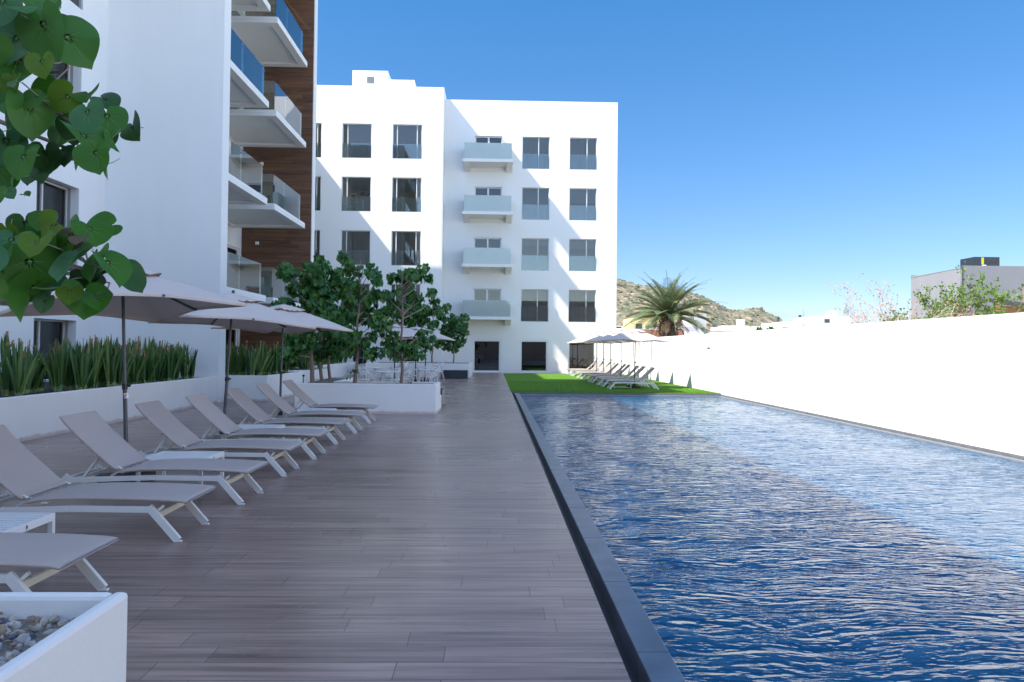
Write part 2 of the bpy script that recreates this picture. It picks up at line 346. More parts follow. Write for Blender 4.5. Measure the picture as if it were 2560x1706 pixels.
# ---- pool water: a real rippled surface
def water():
    rs = np.random.RandomState(4)
    xs = np.linspace(.955, 8.30, 150)
    ys = [-3.0]; st = .03
    while ys[-1] < 26.95: ys.append(ys[-1]+(.032 if ys[-1] < 8 else .032+.0032*(ys[-1]-8)))
    ys = np.array(ys); ys[-1] = 26.95
    X, Y = np.meshgrid(xs, ys); Z = np.zeros_like(X)
    n = 60
    lam = np.exp(rs.uniform(np.log(.20), np.log(.75), n)); ang = rs.normal(R(99), R(20), n)
    amp = lam**1.1; sl = amp*2*np.pi/lam
    amp *= .050/np.sqrt((sl**2).sum()/2)
    warpx = .10*np.sin(X*1.1+Y*.6+.5)+.06*np.sin(X*2.3-Y*1.3); warpy = .14*np.sin(X*.9-Y*.5+2)+.07*np.sin(X*2.1+Y*1.7)
    for i in range(n):
        k = 2*np.pi/lam[i]; Z += amp[i]*np.sin(k*((X+warpx)*math.cos(ang[i])+(Y+warpy)*math.sin(ang[i]))+rs.uniform(0, 6.28))
    patch = .8+.3*np.sin(X*.75+Y*.33+.6)*np.sin(Y*.41-X*.3+1.2)
    Z *= np.clip(patch, .3, 1.2)
    V = np.stack([X, Y, Z-.112], -1).reshape(-1, 3); ny, nx = X.shape
    idx = np.arange(ny*nx).reshape(ny, nx)
    F = np.stack([idx[:-1, :-1], idx[:-1, 1:], idx[1:, 1:], idx[1:, :-1]], -1).reshape(-1, 4)
    me = bpy.data.meshes.new('pool_water'); me.from_pydata(V.tolist(), [], F.tolist())
    me.polygons.foreach_set('use_smooth', [True]*len(F)); me.update()
    m, nn, l, p = newmat('pool_water')
    p.inputs['Base Color'].default_value = (.003, .064, .145, 1); p.inputs['Roughness'].default_value = .05; p.inputs['IOR'].default_value = 1.36
    p.inputs['Specular IOR Level'].default_value = .5
    tc = nn.new('ShaderNodeTexCoord')
    w0 = nn.new('ShaderNodeTexNoise'); w0.inputs['Scale'].default_value = .7; w0.inputs['Detail'].default_value = 2; l.new(tc.outputs['Object'], w0.inputs['Vector'])
    wv = nn.new('ShaderNodeVectorMath'); wv.operation = 'MULTIPLY_ADD'; wv.inputs[1].default_value = (.5, .5, 0); l.new(w0.outputs['Color'], wv.inputs[0]); l.new(tc.outputs['Object'], wv.inputs[2])
    def layer(sc_, rot, det):
        mp = nn.new('ShaderNodeMapping'); mp.inputs['Scale'].default_value = sc_; mp.inputs['Rotation'].default_value = (0, 0, R(rot)); l.new(wv.outputs[0], mp.inputs[0])
        nz = nn.new('ShaderNodeTexNoise'); nz.inputs['Scale'].default_value = 1; nz.inputs['Detail'].default_value = det; nz.inputs['Roughness'].default_value = .45; l.new(mp.outputs[0], nz.inputs['Vector'])
        # ridged: narrow crests, wide troughs
        a1 = nn.new('ShaderNodeMath'); a1.operation = 'SUBTRACT'; a1.inputs[1].default_value = .5; l.new(nz.outputs[0], a1.inputs[0])
        a2 = nn.new('ShaderNodeMath'); a2.operation = 'ABSOLUTE'; l.new(a1.outputs[0], a2.inputs[0])
        a3 = nn.new('ShaderNodeMath'); a3.operation = 'MULTIPLY_ADD'; a3.inputs[1].default_value = -1.1; l.new(a2.outputs[0], a3.inputs[0]); l.new(nz.outputs[0], a3.inputs[2]); return a3
    A = layer((2.9, 10.0, 1), -7, 2); B = layer((5.4, 14.5, 1), 16, 2); C = layer((12, 26, 1), -20, 2)
    s1 = nn.new('ShaderNodeMath'); s1.operation = 'MULTIPLY_ADD'; s1.inputs[1].default_value = .62; l.new(B.outputs[0], s1.inputs[0]); l.new(A.outputs[0], s1.inputs[2])
    s2 = nn.new('ShaderNodeMath'); s2.operation = 'MULTIPLY_ADD'; s2.inputs[1].default_value = .14; l.new(C.outputs[0], s2.inputs[0]); l.new(s1.outputs[0], s2.inputs[2])
    amp_n = nn.new('ShaderNodeTexNoise'); amp_n.inputs['Scale'].default_value = .45; amp_n.inputs['Detail'].default_value = 2; l.new(tc.outputs['Object'], amp_n.inputs['Vector'])
    ar = nn.new('ShaderNodeMapRange'); ar.inputs[1].default_value = .35; ar.inputs[2].default_value = .65; ar.inputs[3].default_value = .55; ar.inputs[4].default_value = 1.15; l.new(amp_n.outputs[0], ar.inputs[0])
    hm = nn.new('ShaderNodeMath'); hm.operation = 'MULTIPLY'; l.new(s2.outputs[0], hm.inputs[0]); l.new(ar.outputs[0], hm.inputs[1])
    bp = nn.new('ShaderNodeBump'); bp.inputs['Strength'].default_value = 1; bp.inputs['Distance'].default_value = .040
    l.new(hm.outputs[0], bp.inputs['Height']); l.new(bp.outputs[0], p.inputs['Normal'])
    me.materials.append(m)
    o = bpy.data.objects.new('pool_water', me); col.objects.link(o); struct(o)
water()

# ---- hills
def hills():
    ridge = [(-200, 30), (0, 52), (60, 62), (100, 58.1), (119, 53.5), (152, 49.6), (172, 44.3), (192, 34.7), (202, 33.4), (210, 34.4), (218, 34.9), (228, 30), (240, 23.7), (251, 18.5), (272, 9), (290, 2), (340, -2)]
    rx = [p[0] for p in ridge]; rz = [p[1] for p in ridge]
    from mathutils import noise
    nx, ny = 330, 60; V = []; F = []
    for j in range(ny):
        for i in range(nx):
            x = -200+540*i/(nx-1); t = j/(ny-1); y = 470+t*300
            h = float(np.interp(x, rx, rz)); prof = math.sin(min(1, t*1.25)*math.pi/2)**1.1 if t < .8 else math.cos((t-.8)/.2*math.pi/2)
            nzv = noise.fractal(Vector((x*.035, y*.035, 0)), 1, 2, 5)*5.0*min(1, prof*1.6)*(1-abs(t-.8) if t > .7 else 1)*(.35 if t > .72 else 1)
            xx = x*(y/600.0) if True else x
            V.append((xx, y, max(-1, h*prof*(y/600.0)*1.0+nzv if t < .8 else h*prof*(y/600)+nzv)))
    for j in range(ny-1):
        for i in range(nx-1): a = j*nx+i; F.append((a, a+1, a+nx+1, a+nx))
    # keep skyline: divide ridge row height by its distance ratio
    me = bpy.data.meshes.new('hills'); me.from_pydata(V, [], F); me.polygons.foreach_set('use_smooth', [True]*len(F)); me.update()
    m, n, l, p = newmat('hill_scrub'); tc = n.new('ShaderNodeTexCoord')
    nz = n.new('ShaderNodeTexNoise'); nz.inputs['Scale'].default_value = .16; nz.inputs['Detail'].default_value = 10; nz.inputs['Roughness'].default_value = .72
    l.new(tc.outputs['Object'], nz.inputs['Vector'])
    cr = n.new('ShaderNodeValToRGB'); e = cr.color_ramp.elements
    e[0].position = .40; e[0].color = (.10, .115, .065, 1); e[1].position = .62; e[1].color = (.42, .29, .20, 1)
    x = cr.color_ramp.elements.new(.51); x.color = (.19, .165, .105, 1)
    l.new(nz.outputs[0], cr.inputs[0]); l.new(cr.outputs[0], p.inputs['Base Color']); p.inputs['Roughness'].default_value = .95
    me.materials.append(m)
    o = bpy.data.objects.new('hills', me); col.objects.link(o); struct(o)
    # scrub bushes on the hillside (uncountable)
    rs = random.Random(9); b = MB()
    base = [(math.cos(a)*math.cos(e_), math.sin(a)*math.cos(e_), math.sin(e_)) for e_ in (0, .7) for a in [k*1.2566 for k in range(5)]]+[(0, 0, 1.0)]
    fcs = [(k, (k+1) % 5, 5+(k+1) % 5, 5+k) for k in range(5)]+[(5+k, 5+(k+1) % 5, 10) for k in range(5)]
    for q in range(3600):
        i = int(rs.uniform(.50, .96)*nx); j = int(rs.uniform(.02, .81)*ny); v = V[j*nx+min(i, nx-1)]
        if v[2] < 1: continue
        r = rs.uniform(.5, 1.5); ox = rs.uniform(-2, 2); oy = rs.uniform(-3, 3)
        b.add([(v[0]+ox+p_[0]*r*rs.uniform(.7, 1.3), v[1]+oy+p_[1]*r, v[2]-.3+p_[2]*r*rs.uniform(.7, 1.2)) for p_ in base], fcs, rs.choice((0, 0, 1)))
    tag(b.build('hillside_scrub', [pmat('scrub', (.09, .105, .055), .9, .3, .3), pmat('scrub_pale', (.18, .165, .10), .9, .3, .3)]), kind='stuff')
hills()
# ================================================================== BUILDINGS
def facade(mb, P, u0, u1, v0, v1, holes, D=1.2, deep={}):
    """front wall with openings; P(u,v,w) -> point, w goes into the wall"""
    us = sorted({u0, u1} | {h[0] for h in holes} | {h[1] for h in holes}); vs = sorted({v0, v1} | {h[2] for h in holes} | {h[3] for h in holes})
    us = [u for u in us if u0 <= u <= u1]; vs = [v for v in vs if v0 <= v <= v1]
    for a, b_ in zip(us[:-1], us[1:]):
        for c, d in zip(vs[:-1], vs[1:]):
            cu = (a+b_)/2; cv = (c+d)/2
            if any(h[0] < cu < h[1] and h[2] < cv < h[3] for h in holes): continue
            mb.quad(P(a, c, 0), P(b_, c, 0), P(b_, d, 0), P(a, d, 0))
    for i, h in enumerate(holes):
        a, b_, c, d = h; W = .22; DD = deep.get(i, D)
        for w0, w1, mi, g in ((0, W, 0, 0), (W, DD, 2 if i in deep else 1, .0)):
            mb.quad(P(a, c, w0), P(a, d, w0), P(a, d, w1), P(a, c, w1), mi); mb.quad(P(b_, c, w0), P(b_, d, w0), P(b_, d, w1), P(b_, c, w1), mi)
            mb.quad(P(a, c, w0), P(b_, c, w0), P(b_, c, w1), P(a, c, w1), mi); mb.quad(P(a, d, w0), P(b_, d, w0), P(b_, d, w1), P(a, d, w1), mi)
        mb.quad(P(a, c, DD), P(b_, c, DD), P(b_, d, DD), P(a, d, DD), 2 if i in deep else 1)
def PY(y0): return lambda u, v, w: (u, y0+w, v)        # wall facing the camera
def PX(x0): return lambda u, v, w: (x0-w, u, v)        # wall facing the pool
def window(parent, w, h, mulls, loc, rz=0, fm='alu', glass='pane', fw=.045, rail=0, blind=0.0, name='window', setb=.13, bot=None):
    """sliding window modelled facing -Y with its lower left corner at the origin"""
    b = MB(); bot = fw if bot is None else bot
    b.box(0, fw, setb, setb+.07, 0, h); b.box(w-fw, w, setb, setb+.07, 0, h)
    b.box(fw, w-fw, setb, setb+.07, 0, bot); b.box(fw, w-fw, setb, setb+.07, h-fw, h)
    for i, u in enumerate(mulls): b.box(u-fw*.7, u+fw*.7, setb-.012+.02*i, setb+.05+.01*i, bot, h-fw)
    f = b.build(name, M[fm], parent, loc=loc); f.rotation_euler = (0, 0, rz)
    g = MB(); g.box(fw, w-fw, setb+.028, setb+.034, bot, h-fw); g.build('pane', M[glass], f)
    if blind > 0:
        q = MB(); n = 14
        for i in range(n): q.quad((.02+(w-.04)*i/n, setb+.13+.015*(i % 2), h-(h-.02)*blind), (.02+(w-.04)*(i+1)/n, setb+.13+.015*((i+1) % 2), h-(h-.02)*blind), (.02+(w-.04)*(i+1)/n, setb+.13+.015*((i+1) % 2), h-.02), (.02+(w-.04)*i/n, setb+.13+.015*(i % 2), h-.02))
        q.build('blind', M['blind'], f)
    if rail:
        q = MB(); q.box(.01, w-.01, .045, .057, .0, rail); q.build('glass_guard', M['winrail'], f)
    return f
def at(w, loc, parent): c = copy_tree(w, parent, KD()); c.location = loc; return c
def KD():
    kd = {}
    for c in bpy.data.objects:
        if c.parent: kd.setdefault(c.parent, []).append(c)
    return kd

# ---------------- back building
BB = thing('apartment_building', 'white five storey apartment block closing the far end of the pool court', 'apartment building', (0, 48.3, 0))
B0 = Vector((0, 48.3, 0))
def rel(x, y, z): return (x, y-48.3, z)
sills = [13.38, 10.03, 6.69, 3.35]; hw = 2.12
holesR = []
for s in sills: holesR += [(1.78, 3.58, s, s+hw), (4.90, 6.70, s, s+hw)]
for s in sills: holesR.append((-1.33, .47, s+.02, s+hw))
ground = [(-1.31, .48, .03, 2.13), (1.76, 3.56, .05, 2.13), (4.89, 6.70, .05, 2.15)]
holesR += ground
b = MB(); P = lambda u, v, w: (u, w, v)
facade(b, P, -3.3, 8.05, 0, 17.86, holesR)
yb = 13.0
b.quad((8.05, 0, 0), (8.05, yb, 0), (8.05, yb, 17.86), (8.05, 0, 17.86)); b.quad((-3.3, 0, 17.86), (8.05, 0, 17.86), (8.05, yb, 17.86), (-3.3, yb, 17.86)); b.quad((-3.3, yb, 0), (8.05, yb, 0), (8.05, yb, 17.86), (-3.3, yb, 17.86))
# projecting wing
YB = -1.1
sl = [13.64, 10.23, 6.80, 3.42]; hb = 2.2
colsL = [(-12.85, -11.08), (-9.75, -7.90), (-6.55, -4.69)]
holesL = []; deepL = {}
for r_, s in enumerate(sl):
    for c_, (a, c) in enumerate(colsL):
        if r_ == 1 and c_ in (1, 2): deepL[len(holesL)] = 4.5
        holesL.append((a, c, s, s+hb))
holesL += [(-8.95, -8.0, .02, 2.25), (-6.45, -4.75, .02, 2.25)]
PW = lambda u, v, w: (u, w+YB, v)
facade(b, PW, -16, -3.3, 0, 18.27, holesL, deep=deepL)
b.quad((-3.3, YB, 0), (-3.3, yb, 0), (-3.3, yb, 18.27), (-3.3, YB, 18.27)); b.quad((-16, YB, 0), (-16, yb, 0), (-16, yb, 18.27), (-16, YB, 18.27))
b.quad((-16, YB, 18.27), (-3.3, YB, 18.27), (-3.3, yb, 18.27), (-16, yb, 18.27)); b.quad((-16, yb, 0), (-3.3, yb, 0), (-3.3, yb, 18.27), (-16, yb, 18.27))
b.build('wall', [M['stucco_far'], M['interior'], M['room']], BB)
# rooftop boxes
b = MB(); b.box(-9.51, -7.17, .7, 4.7, 18.28, 19.93); b.box(-7.17, -5.41, .72, 4.4, 18.28, 19.36)
rt = b.build('rooftop_housing', M['stucco_far'], BB)
b = MB()
for i in range(6): b.box(-8.53, -8.11, .66, .695, 19.10+i*.067, 19.135+i*.067)
b.box(-8.55, -8.09, .69, .699, 19.08, 19.52, 1); b.build('louvre', [M['steel'], M['black']], rt)
wR = None
blR = [.999, .35, .30, .999, .999, .999, .999, .999]
k = 0
for r_, s in enumerate(sills):
    for a, mu in ((1.78, 1.08), (4.90, 1.16)):
        window(BB, 1.8, hw, [mu], (a, 0, s), rail=1.0 if True else 0, blind={0: .99, 1: .0, 2: .22, 3: .99}[r_] if a < 3 else {0: .99, 1: .45, 2: .3, 3: .99}[r_])
for r_, s in enumerate(sl):
    for c_, (a, c) in enumerate(colsL):
        window(BB, c-a, hb, [.33] if c_ == 1 else ([.28, 1.55] if c_ == 2 else [1.5]), (a, YB, s), rail=.95, blind=0 if (r_ == 1 and c_) else (.99 if r_ in (0, 2) else .5), setb=.12, glass='pane_clear' if (r_ == 1 and c_) else 'pane')
# balconies with doors
for r_, s in enumerate(sills):
    window(BB, 1.8, hw-.02, [.9], (-1.33, 0, s+.02), fm='whiteframe', fw=.075, name='balcony_door', blind=.7 if r_ == 0 else 0, glass='doorglass')
    b = MB(); zf = s+.05
    vs = [(-2.05, -1.5, zf), (1.16, -1.5, zf), (1.16, 0, zf), (-2.05, 0, zf), (-2.05, -1.5, zf+.19), (1.16, -1.5, zf+.19), (1.16, 0, zf+.19), (-2.05, 0, zf+.19)]
    b.box(-2.05, 1.16, -1.5, 0, zf, zf+.19)
    for xa, xb in ((-1.98, -1.62), (.74, 1.10)):
        b.add([(xa, -1.42, zf-.02), (xb, -1.42, zf-.02), (xb, 0, zf-.33), (xa, 0, zf-.33), (xa, -1.42, zf), (xb, -1.42, zf), (xb, 0, zf), (xa, 0, zf)], [(0, 1, 2, 3), (0, 1, 5, 4), (1, 2, 6, 5), (3, 0, 4, 7)])
    b.box(-1.98, 1.10, -.08, 0, zf-.28, zf)
    bal = b.build('balcony', M['stucco_far'], BB)
    b = MB(); b.box(-1.95, 1.06, -1.44, -1.425, zf+.19, zf+1.22); b.box(-1.95, -1.938, -1.42, 0, zf+.19, zf+1.22); b.box(1.048, 1.06, -1.42, 0, zf+.19, zf+1.22)
    b.box(-1.94, -1.90, -1.45, -1.41, zf+1.13, zf+1.17, 1); b.box(1.01, 1.05, -1.45, -1.41, zf+1.13, zf+1.17, 1)
    b.build('glass_railing', [M['frost'], M['steel']], bal)
for a, c, d, e in ground:
    w_ = window(BB, c-a, e-d, [], (a, 0, d), fm='whiteframe', fw=.10, name='glass_door', glass='doorglass', setb=.05)
    b = MB(); b.box(c-a-.13, c-a-.09, .02, .05, .95, 1.12); b.build('handle', M['steel'], w_)
for a, c, gl in ((-8.95, -8.0, 'doorglass'), (-6.45, -4.75, 'doorglass')):
    w_ = window(BB, c-a, 2.23, [], (a, YB, .02), fm='alu', fw=.05, name='glass_door', glass=gl)
    b = MB(); b.tube([(.72, -.0, .5), (.72, -.05, .6), (.72, -.05, 1.3), (.66, -.03, 1.5)], .018); b.build('handle', M['steel'], w_)

# ---------------- left building with tower
LB = thing('hotel_building', 'tall white building at left with timber clad recess, glass balconies and plain pier', 'hotel building', (-10.9, 0, 0))
def L3(p): return (p[0]+10.9, p[1], p[2])
X0 = -10.9
PL = lambda u, v, w: (-w, u, v)
hL = []; rows = [(0.06, 2.21), (3.47, 5.67), (6.93, 9.14), (10.38, 12.6), (13.8, 16.0)]
for (z0, z1) in rows: hL.append((17.83, 19.62, z0, z1)); hL.append((12.6, 14.4, z0, z1))
b = MB(); HT = 18.7
facade(b, PL, -25, 20.9, 0, HT, hL, D=.9)
# recess facade
doors = []
for n_ in range(0, 6):
    z = 3.3*n_
    if z+2.4 < HT: doors += [(28.35, 31.2, z+.03, z+2.35), (22.6, 25.0, z+.03, z+2.35)]
PR = lambda u, v, w: (.25-w, u, v)
facade(b, PR, 21.4, 31.42, 0, HT-.3, doors, D=.9)
b.box(0.0, 3.23, 20.9, 21.42, 0, HT)                   # pier
b.box(.25, 3.18, 31.42, 31.9, 0, HT)                   # end wall
b.box(.25, 3.2, 21.42, 31.42, HT-.28, HT-.02)          # roof over the recess
b.box(-14, -1.2, -25, 31.9, .0, HT-.01)
b.quad((-1.2, -25, HT), (0, -25, HT), (0, 20.9, HT), (-1.2, 20.9, HT)); b.quad((-1.2, 20.9, HT-.31), (.25, 20.9, HT-.31), (.25, 31.42, HT-.31), (-1.2, 31.42, HT-.31))
b.quad((-1.2, 31.9, 0), (.25, 31.9, 0), (.25, 31.9, HT), (-1.2, 31.9, HT)); b.quad((-1.2, -25, 0), (0, -25, 0), (0, -25, HT), (-1.2, -25, HT))
b.box(-22, -4.3, 31.95, 46.5, 0, 18.4); b.box(-4.3, -1.1, 31.95, 43.0, 0, 18.4)  # unseen rear blocks added to cast shadow on the far block's wing
b.build('wall', [M['stucco'], M['interior'], M['room']], LB)
b = MB(); b.box(-1.1, .4, 41.75, 43.3, 0, 29.1)  # unseen tower with ledges, added to cast the stepped shadow on the far facade
for h in (29.1, 25.65, 22.2, 18.75, 15.3, 11.85): b.box(-1.1, .4, 40.5, 41.75, h-.28, h)
b.build('unseen_shadow_tower', M['stucco'], LB)
b = MB(); b.box(.26, 3.15, 31.375, 31.418, 0, HT-.3)
cl = b.build('timber_cladding', M['clad'], LB)
b = MB(); b.box(.86, .99, 31.28, 31.372, 5.86, 5.98); b.build('wall_light', M['white_paint'], cl)
b = MB(); b.box(1.0, 1.13, 31.28, 31.372, 9.22, 9.34); b.build('wall_light', M['white_paint'], cl)
w0 = None
for (z0, z1) in rows:
    for y in (17.83, 12.6):
        window(LB, 1.79, z1-z0, [.70, ], (0, y, z0), rz=R(90), rail=0 if z0 < 1 else .95, blind=.99, setb=.30-.0)
for (a, c, z0, z1) in doors:
    window(LB, c-a, z1-z0, [(c-a)/2], (.25, a, z0), rz=R(90), fm='whiteframe', fw=.09, name='balcony_door', blind=.99 if a > 26 else .6, setb=.06)
for n_ in range(1, 6):
    z = 3.3*n_
    if z > 17.5: break
    for (ya, yb_, ga, gb, near) in ((21.42, 25.2, 21.45, 24.95, False), (26.05, 30.2, 26.15, 29.8, True)):
        b = MB(); x1 = 3.2
        b.box(.25, x1, ya, yb_, z-.13, z)
        b.box(.25, x1, ya, ya+.32, z-.22, z-.13); b.box(.25, x1, yb_-.32, yb_, z-.22, z-.13); b.box(x1-.30, x1, ya+.32, yb_-.32, z-.22, z-.13); b.box(.25, .5, ya+.32, yb_-.32, z-.22, z-.13)
        b.box(x1-.035, x1-.0, ya+.0, yb_, z-.235, z-.221) if False else None
        bal = b.build('balcony', M['stucco'], LB, bevel=.012)
        g = MB(); xr = x1-.10; ym = ga+(gb-ga)*.42
        g.box(xr-.012, xr, ga, ym-.006, z, z+1.05); g.box(xr-.012, xr, ym+.006, gb, z, z+1.05)
        g.box(.26, xr-.012, gb-.012, gb, z, z+1.05)
        if near: g.box(.26, xr-.012, ga, ga+.012, z, z+1.05)
        for yy in (ym, gb-.02): g.box(xr-.02, xr+.012, yy-.02, yy+.02, z+.93, z+.97, 1)
        g.build('glass_railing', [M['rail'], M['steel']], bal)

# ---------------- boundary wall
W0 = thing('boundary_wall', 'long blank white boundary wall along the right side of the pool, in full sun', 'wall', (8.4, 0, 0))
b = MB(); b.box(0, .2, -6, 28.0, -.03, 2.245); b.box(.003, .2, 28.0, 48.2, -.03, 2.24); b.build('wall_panel', M['stucco_far'], W0)
wl_ = thing('wall_lamp', 'small white box lamp high on the white boundary wall above the pool corner', 'wall lamp', (8.4, 28.5, 1.70))
b = MB(); b.box(-.05, 0, -.01, .33, 0, .22); b.build('lamp_box', M['white_paint'], wl_, bevel=.01)
b = MB(); b.box(-.045, -.005, 0, .32, -.008, -.001); b.build('diffuser', M['tile_pale'], wl_)

# ---------------- planters
def planter(name, label, poly, h=.74, soil='soil', sz=.66, t=.10, cat='planter', group=None):
    cx = sum(p[0] for p in poly)/len(poly); cy = sum(p[1] for p in poly)/len(poly)
    o = thing(name, label, cat, (cx, cy, 0), group=group)
    q = [(x-cx, y-cy) for x, y in poly]; n = len(q)
    # inner offset polygon
    inn = []
    for i in range(n):
        p0 = Vector(q[i-1]); p1 = Vector(q[i]); p2 = Vector(q[(i+1) % n])
        d1 = (p1-p0).normalized(); d2 = (p2-p1).normalized(); n1 = Vector((-d1.y, d1.x)); n2 = Vector((-d2.y, d2.x))
        bis = (n1+n2); bis = bis/max(.2, bis.length_squared)*2; inn.append(tuple(p1+bis*t))
    b = MB(); vs = [(x, y, 0) for x, y in q]+[(x, y, h) for x, y in q]+[(x, y, h) for x, y in inn]+[(x, y, sz-.2) for x, y in inn]
    fs = []
    for i in range(n):
        j = (i+1) % n
        for k_ in range(3): fs.append((k_*n+i, k_*n+j, (k_+1)*n+j, (k_+1)*n+i))
    b.add(vs, fs); b.build('planter_wall', M['planter'], o, bevel=.012)
    b = MB(); b.add([(x, y, sz) for x, y in inn], [tuple(range(n))]); b.build('soil', M[soil], o)
    return o
planter('planter', 'long white rendered planter of sword-leaved plants nearest the camera at left', [(-10.88, 8), (-7.67, 8), (-7.67, 20.88), (-10.88, 20.88)], sz=.68)
planter('planter', 'white rendered planter just behind the plain white pier, full of sword-leaved plants', [(-10.6, 21.6), (-6.53, 21.6), (-6.40, 25.3), (-10.6, 25.3)], sz=.68)
planter('planter', 'low white planter behind the three thin trunks at the tiled court', [(-10.6, 26.6), (-7.1, 26.6), (-6.5, 27.0), (-6.4, 30.8), (-10.6, 30.8)], sz=.68)
planter('planter', 'white planter running back towards the dark glass door of the far block', [(-12, 33.0), (-7.8, 33.0), (-7.7, 42.4), (-12, 42.4)], sz=.68)
M['pebble'] = pmat('pebble_bed', (.20, .17, .14), .9, .5, 60, 1.0, 90, c2=(.42, .38, .33), bdist=.03)
planter('tree_planter', 'L-shaped white planter with pebbles and trees beside the last lounger', [(-4.72, 17.8), (-1.36, 17.8), (-1.34, 19.0), (-3.95, 19.0), (-3.95, 21.6), (-4.85, 21.6)], h=.72, soil='pebble', sz=.685, t=.09)
planter('planter', 'low white tree planter in front of the far block behind the dining chairs', [(-6.6, 38.5), (-1.2, 38.5), (-1.2, 43.2), (-6.6, 43.2)], h=.78, sz=.72)
b = MB(); b.box(-.3, 0, 0, .32, 0, .37); tag(b.build('plinth', M['planter'], loc=(-1.33, 19.0, 0), bevel=.01), 'low white block against the end of the L-shaped tree planter', 'plinth')
o = thing('litter_bin', 'dark cabinet bin with grey-green top beside the L-shaped tree planter', 'bin', (-1.85, 20.1, 0))
b = MB(); b.box(0, .47, 0, .9, 0, .46); b.build('body', M['dark_box'], o, bevel=.01)
b = MB(); b.box(.472, .485, .02, .88, .03, .45); b.build('door', M['steel'], o)
b = MB(); b.box(-.02, .5, -.02, .92, .462, .50); b.build('lid', M['greenish_top'], o, bevel=.008)
o = thing('trough', 'black rectangular planting trough in front of the far white tree planter', 'planter', (-2.65, 38.0, 0))
b = MB(); b.box(0, 1.35, 0, .06, 0, .44); b.box(0, 1.35, .36, .42, 0, .44); b.box(0, .05, .06, .36, 0, .44); b.box(1.3, 1.35, .06, .36, 0, .44); b.build('body', M['dark_box'], o)
b = MB(); b.box(.05, 1.3, .06, .36, .1, .40); b.build('soil', M['pebble'], o)
b = MB(); rs = random.Random(2)
for i in range(50):
    x = rs.uniform(.06, 1.28); y = rs.uniform(.08, .34); a = rs.uniform(0, 6.28); h = rs.uniform(.03, .07)
    b.add([(x-.02, y, .40), (x+.02, y, .40), (x+.03*math.cos(a), y+.03*math.sin(a), .40+h)], [(0, 1, 2)])
b.build('seedlings', M['blade_pale'], o)
o = thing('spike_light', 'small black spike light standing in the pebbles of the L-shaped planter', 'garden light', (-4.60, 18.1, .685))
b = MB(); b.tube([(0, 0, -.02), (0, 0, .19)], .012); b.build('stake', M['black'], o)
b = MB(); b.tube([(0, 0, .18), (.012, 0, .225)], .028); b.build('lamp_head', M['black'], o)

# near planter with gravel
o = thing('gravel_planter', 'white rendered planter filled with gravel in the bottom left corner', 'planter', (-1.32, 2.76, 0))
b = MB(); x0, x1, y0, y1, h, t = -1.9, 0, -2.6, 0, .70, .055
b.box(x1-t, x1, y0, y1, 0, h); b.box(x0, x1-t, y1-t, y1, 0, h); b.box(x0, x0+t, y0, y1-t, 0, h); b.box(x0+t, x1-t, y0, y0+t, 0, h)
b.build('planter_wall', M['planter'], o, bevel=.018)
b = MB(); b.box(x0+t, x1-t, y0+t, y1-t, .3, .615); b.build('soil', M['pebble'], o)
b = MB(); rs = random.Random(8)
ph = (1+5**.5)/2
ico = [Vector(v).normalized() for v in ((-1, ph, 0), (1, ph, 0), (-1, -ph, 0), (1, -ph, 0), (0, -1, ph), (0, 1, ph), (0, -1, -ph), (0, 1, -ph), (ph, 0, -1), (ph, 0, 1), (-ph, 0, -1), (-ph, 0, 1))]
icf = [(0, 11, 5), (0, 5, 1), (0, 1, 7), (0, 7, 10), (0, 10, 11), (1, 5, 9), (5, 11, 4), (11, 10, 2), (10, 7, 6), (7, 1, 8), (3, 9, 4), (3, 4, 2), (3, 2, 6), (3, 6, 8), (3, 8, 9), (4, 9, 5), (2, 4, 11), (6, 2, 10), (8, 6, 7), (9, 8, 1)]
gcols = [(.40, .35, .30), (.28, .20, .15), (.45, .42, .40), (.20, .19, .20), (.50, .44, .36), (.34, .24, .17), (.10, .11, .14)]
gm = [pmat('gravel_%s' % nm, c, .7, .25, 40) for nm, c in zip(('buff', 'brown', 'pale', 'grey', 'cream', 'rust', 'blue'), gcols)]
for i in range(2600):
    r = rs.uniform(.008, .024); x = rs.uniform(x0+t+.015, x1-t-.012); y = y1-t-.012-rs.random()*1.45; z = .615+rs.uniform(-.004, .014)+.010*math.sin(x*5+1)*math.sin(y*6)
    T = Euler((rs.uniform(0, 6), rs.uniform(0, 6), rs.uniform(0, 6))).to_matrix(); s_ = Vector((rs.uniform(.8, 1.4), rs.uniform(.7, 1.1), rs.uniform(.45, .8)))
    vs = [T @ Vector((v.x*s_.x, v.y*s_.y, v.z*s_.z))*r*rs.uniform(.85, 1.12)+Vector((x, y, z)) for v in ico]
    b.add(vs, icf, rs.choice((0, 0, 1, 2, 2, 3, 4, 4, 5, 6)))
g = b.build('gravel', gm, loc=(-1.32, 2.76, 0)); g['kind'] = 'stuff'
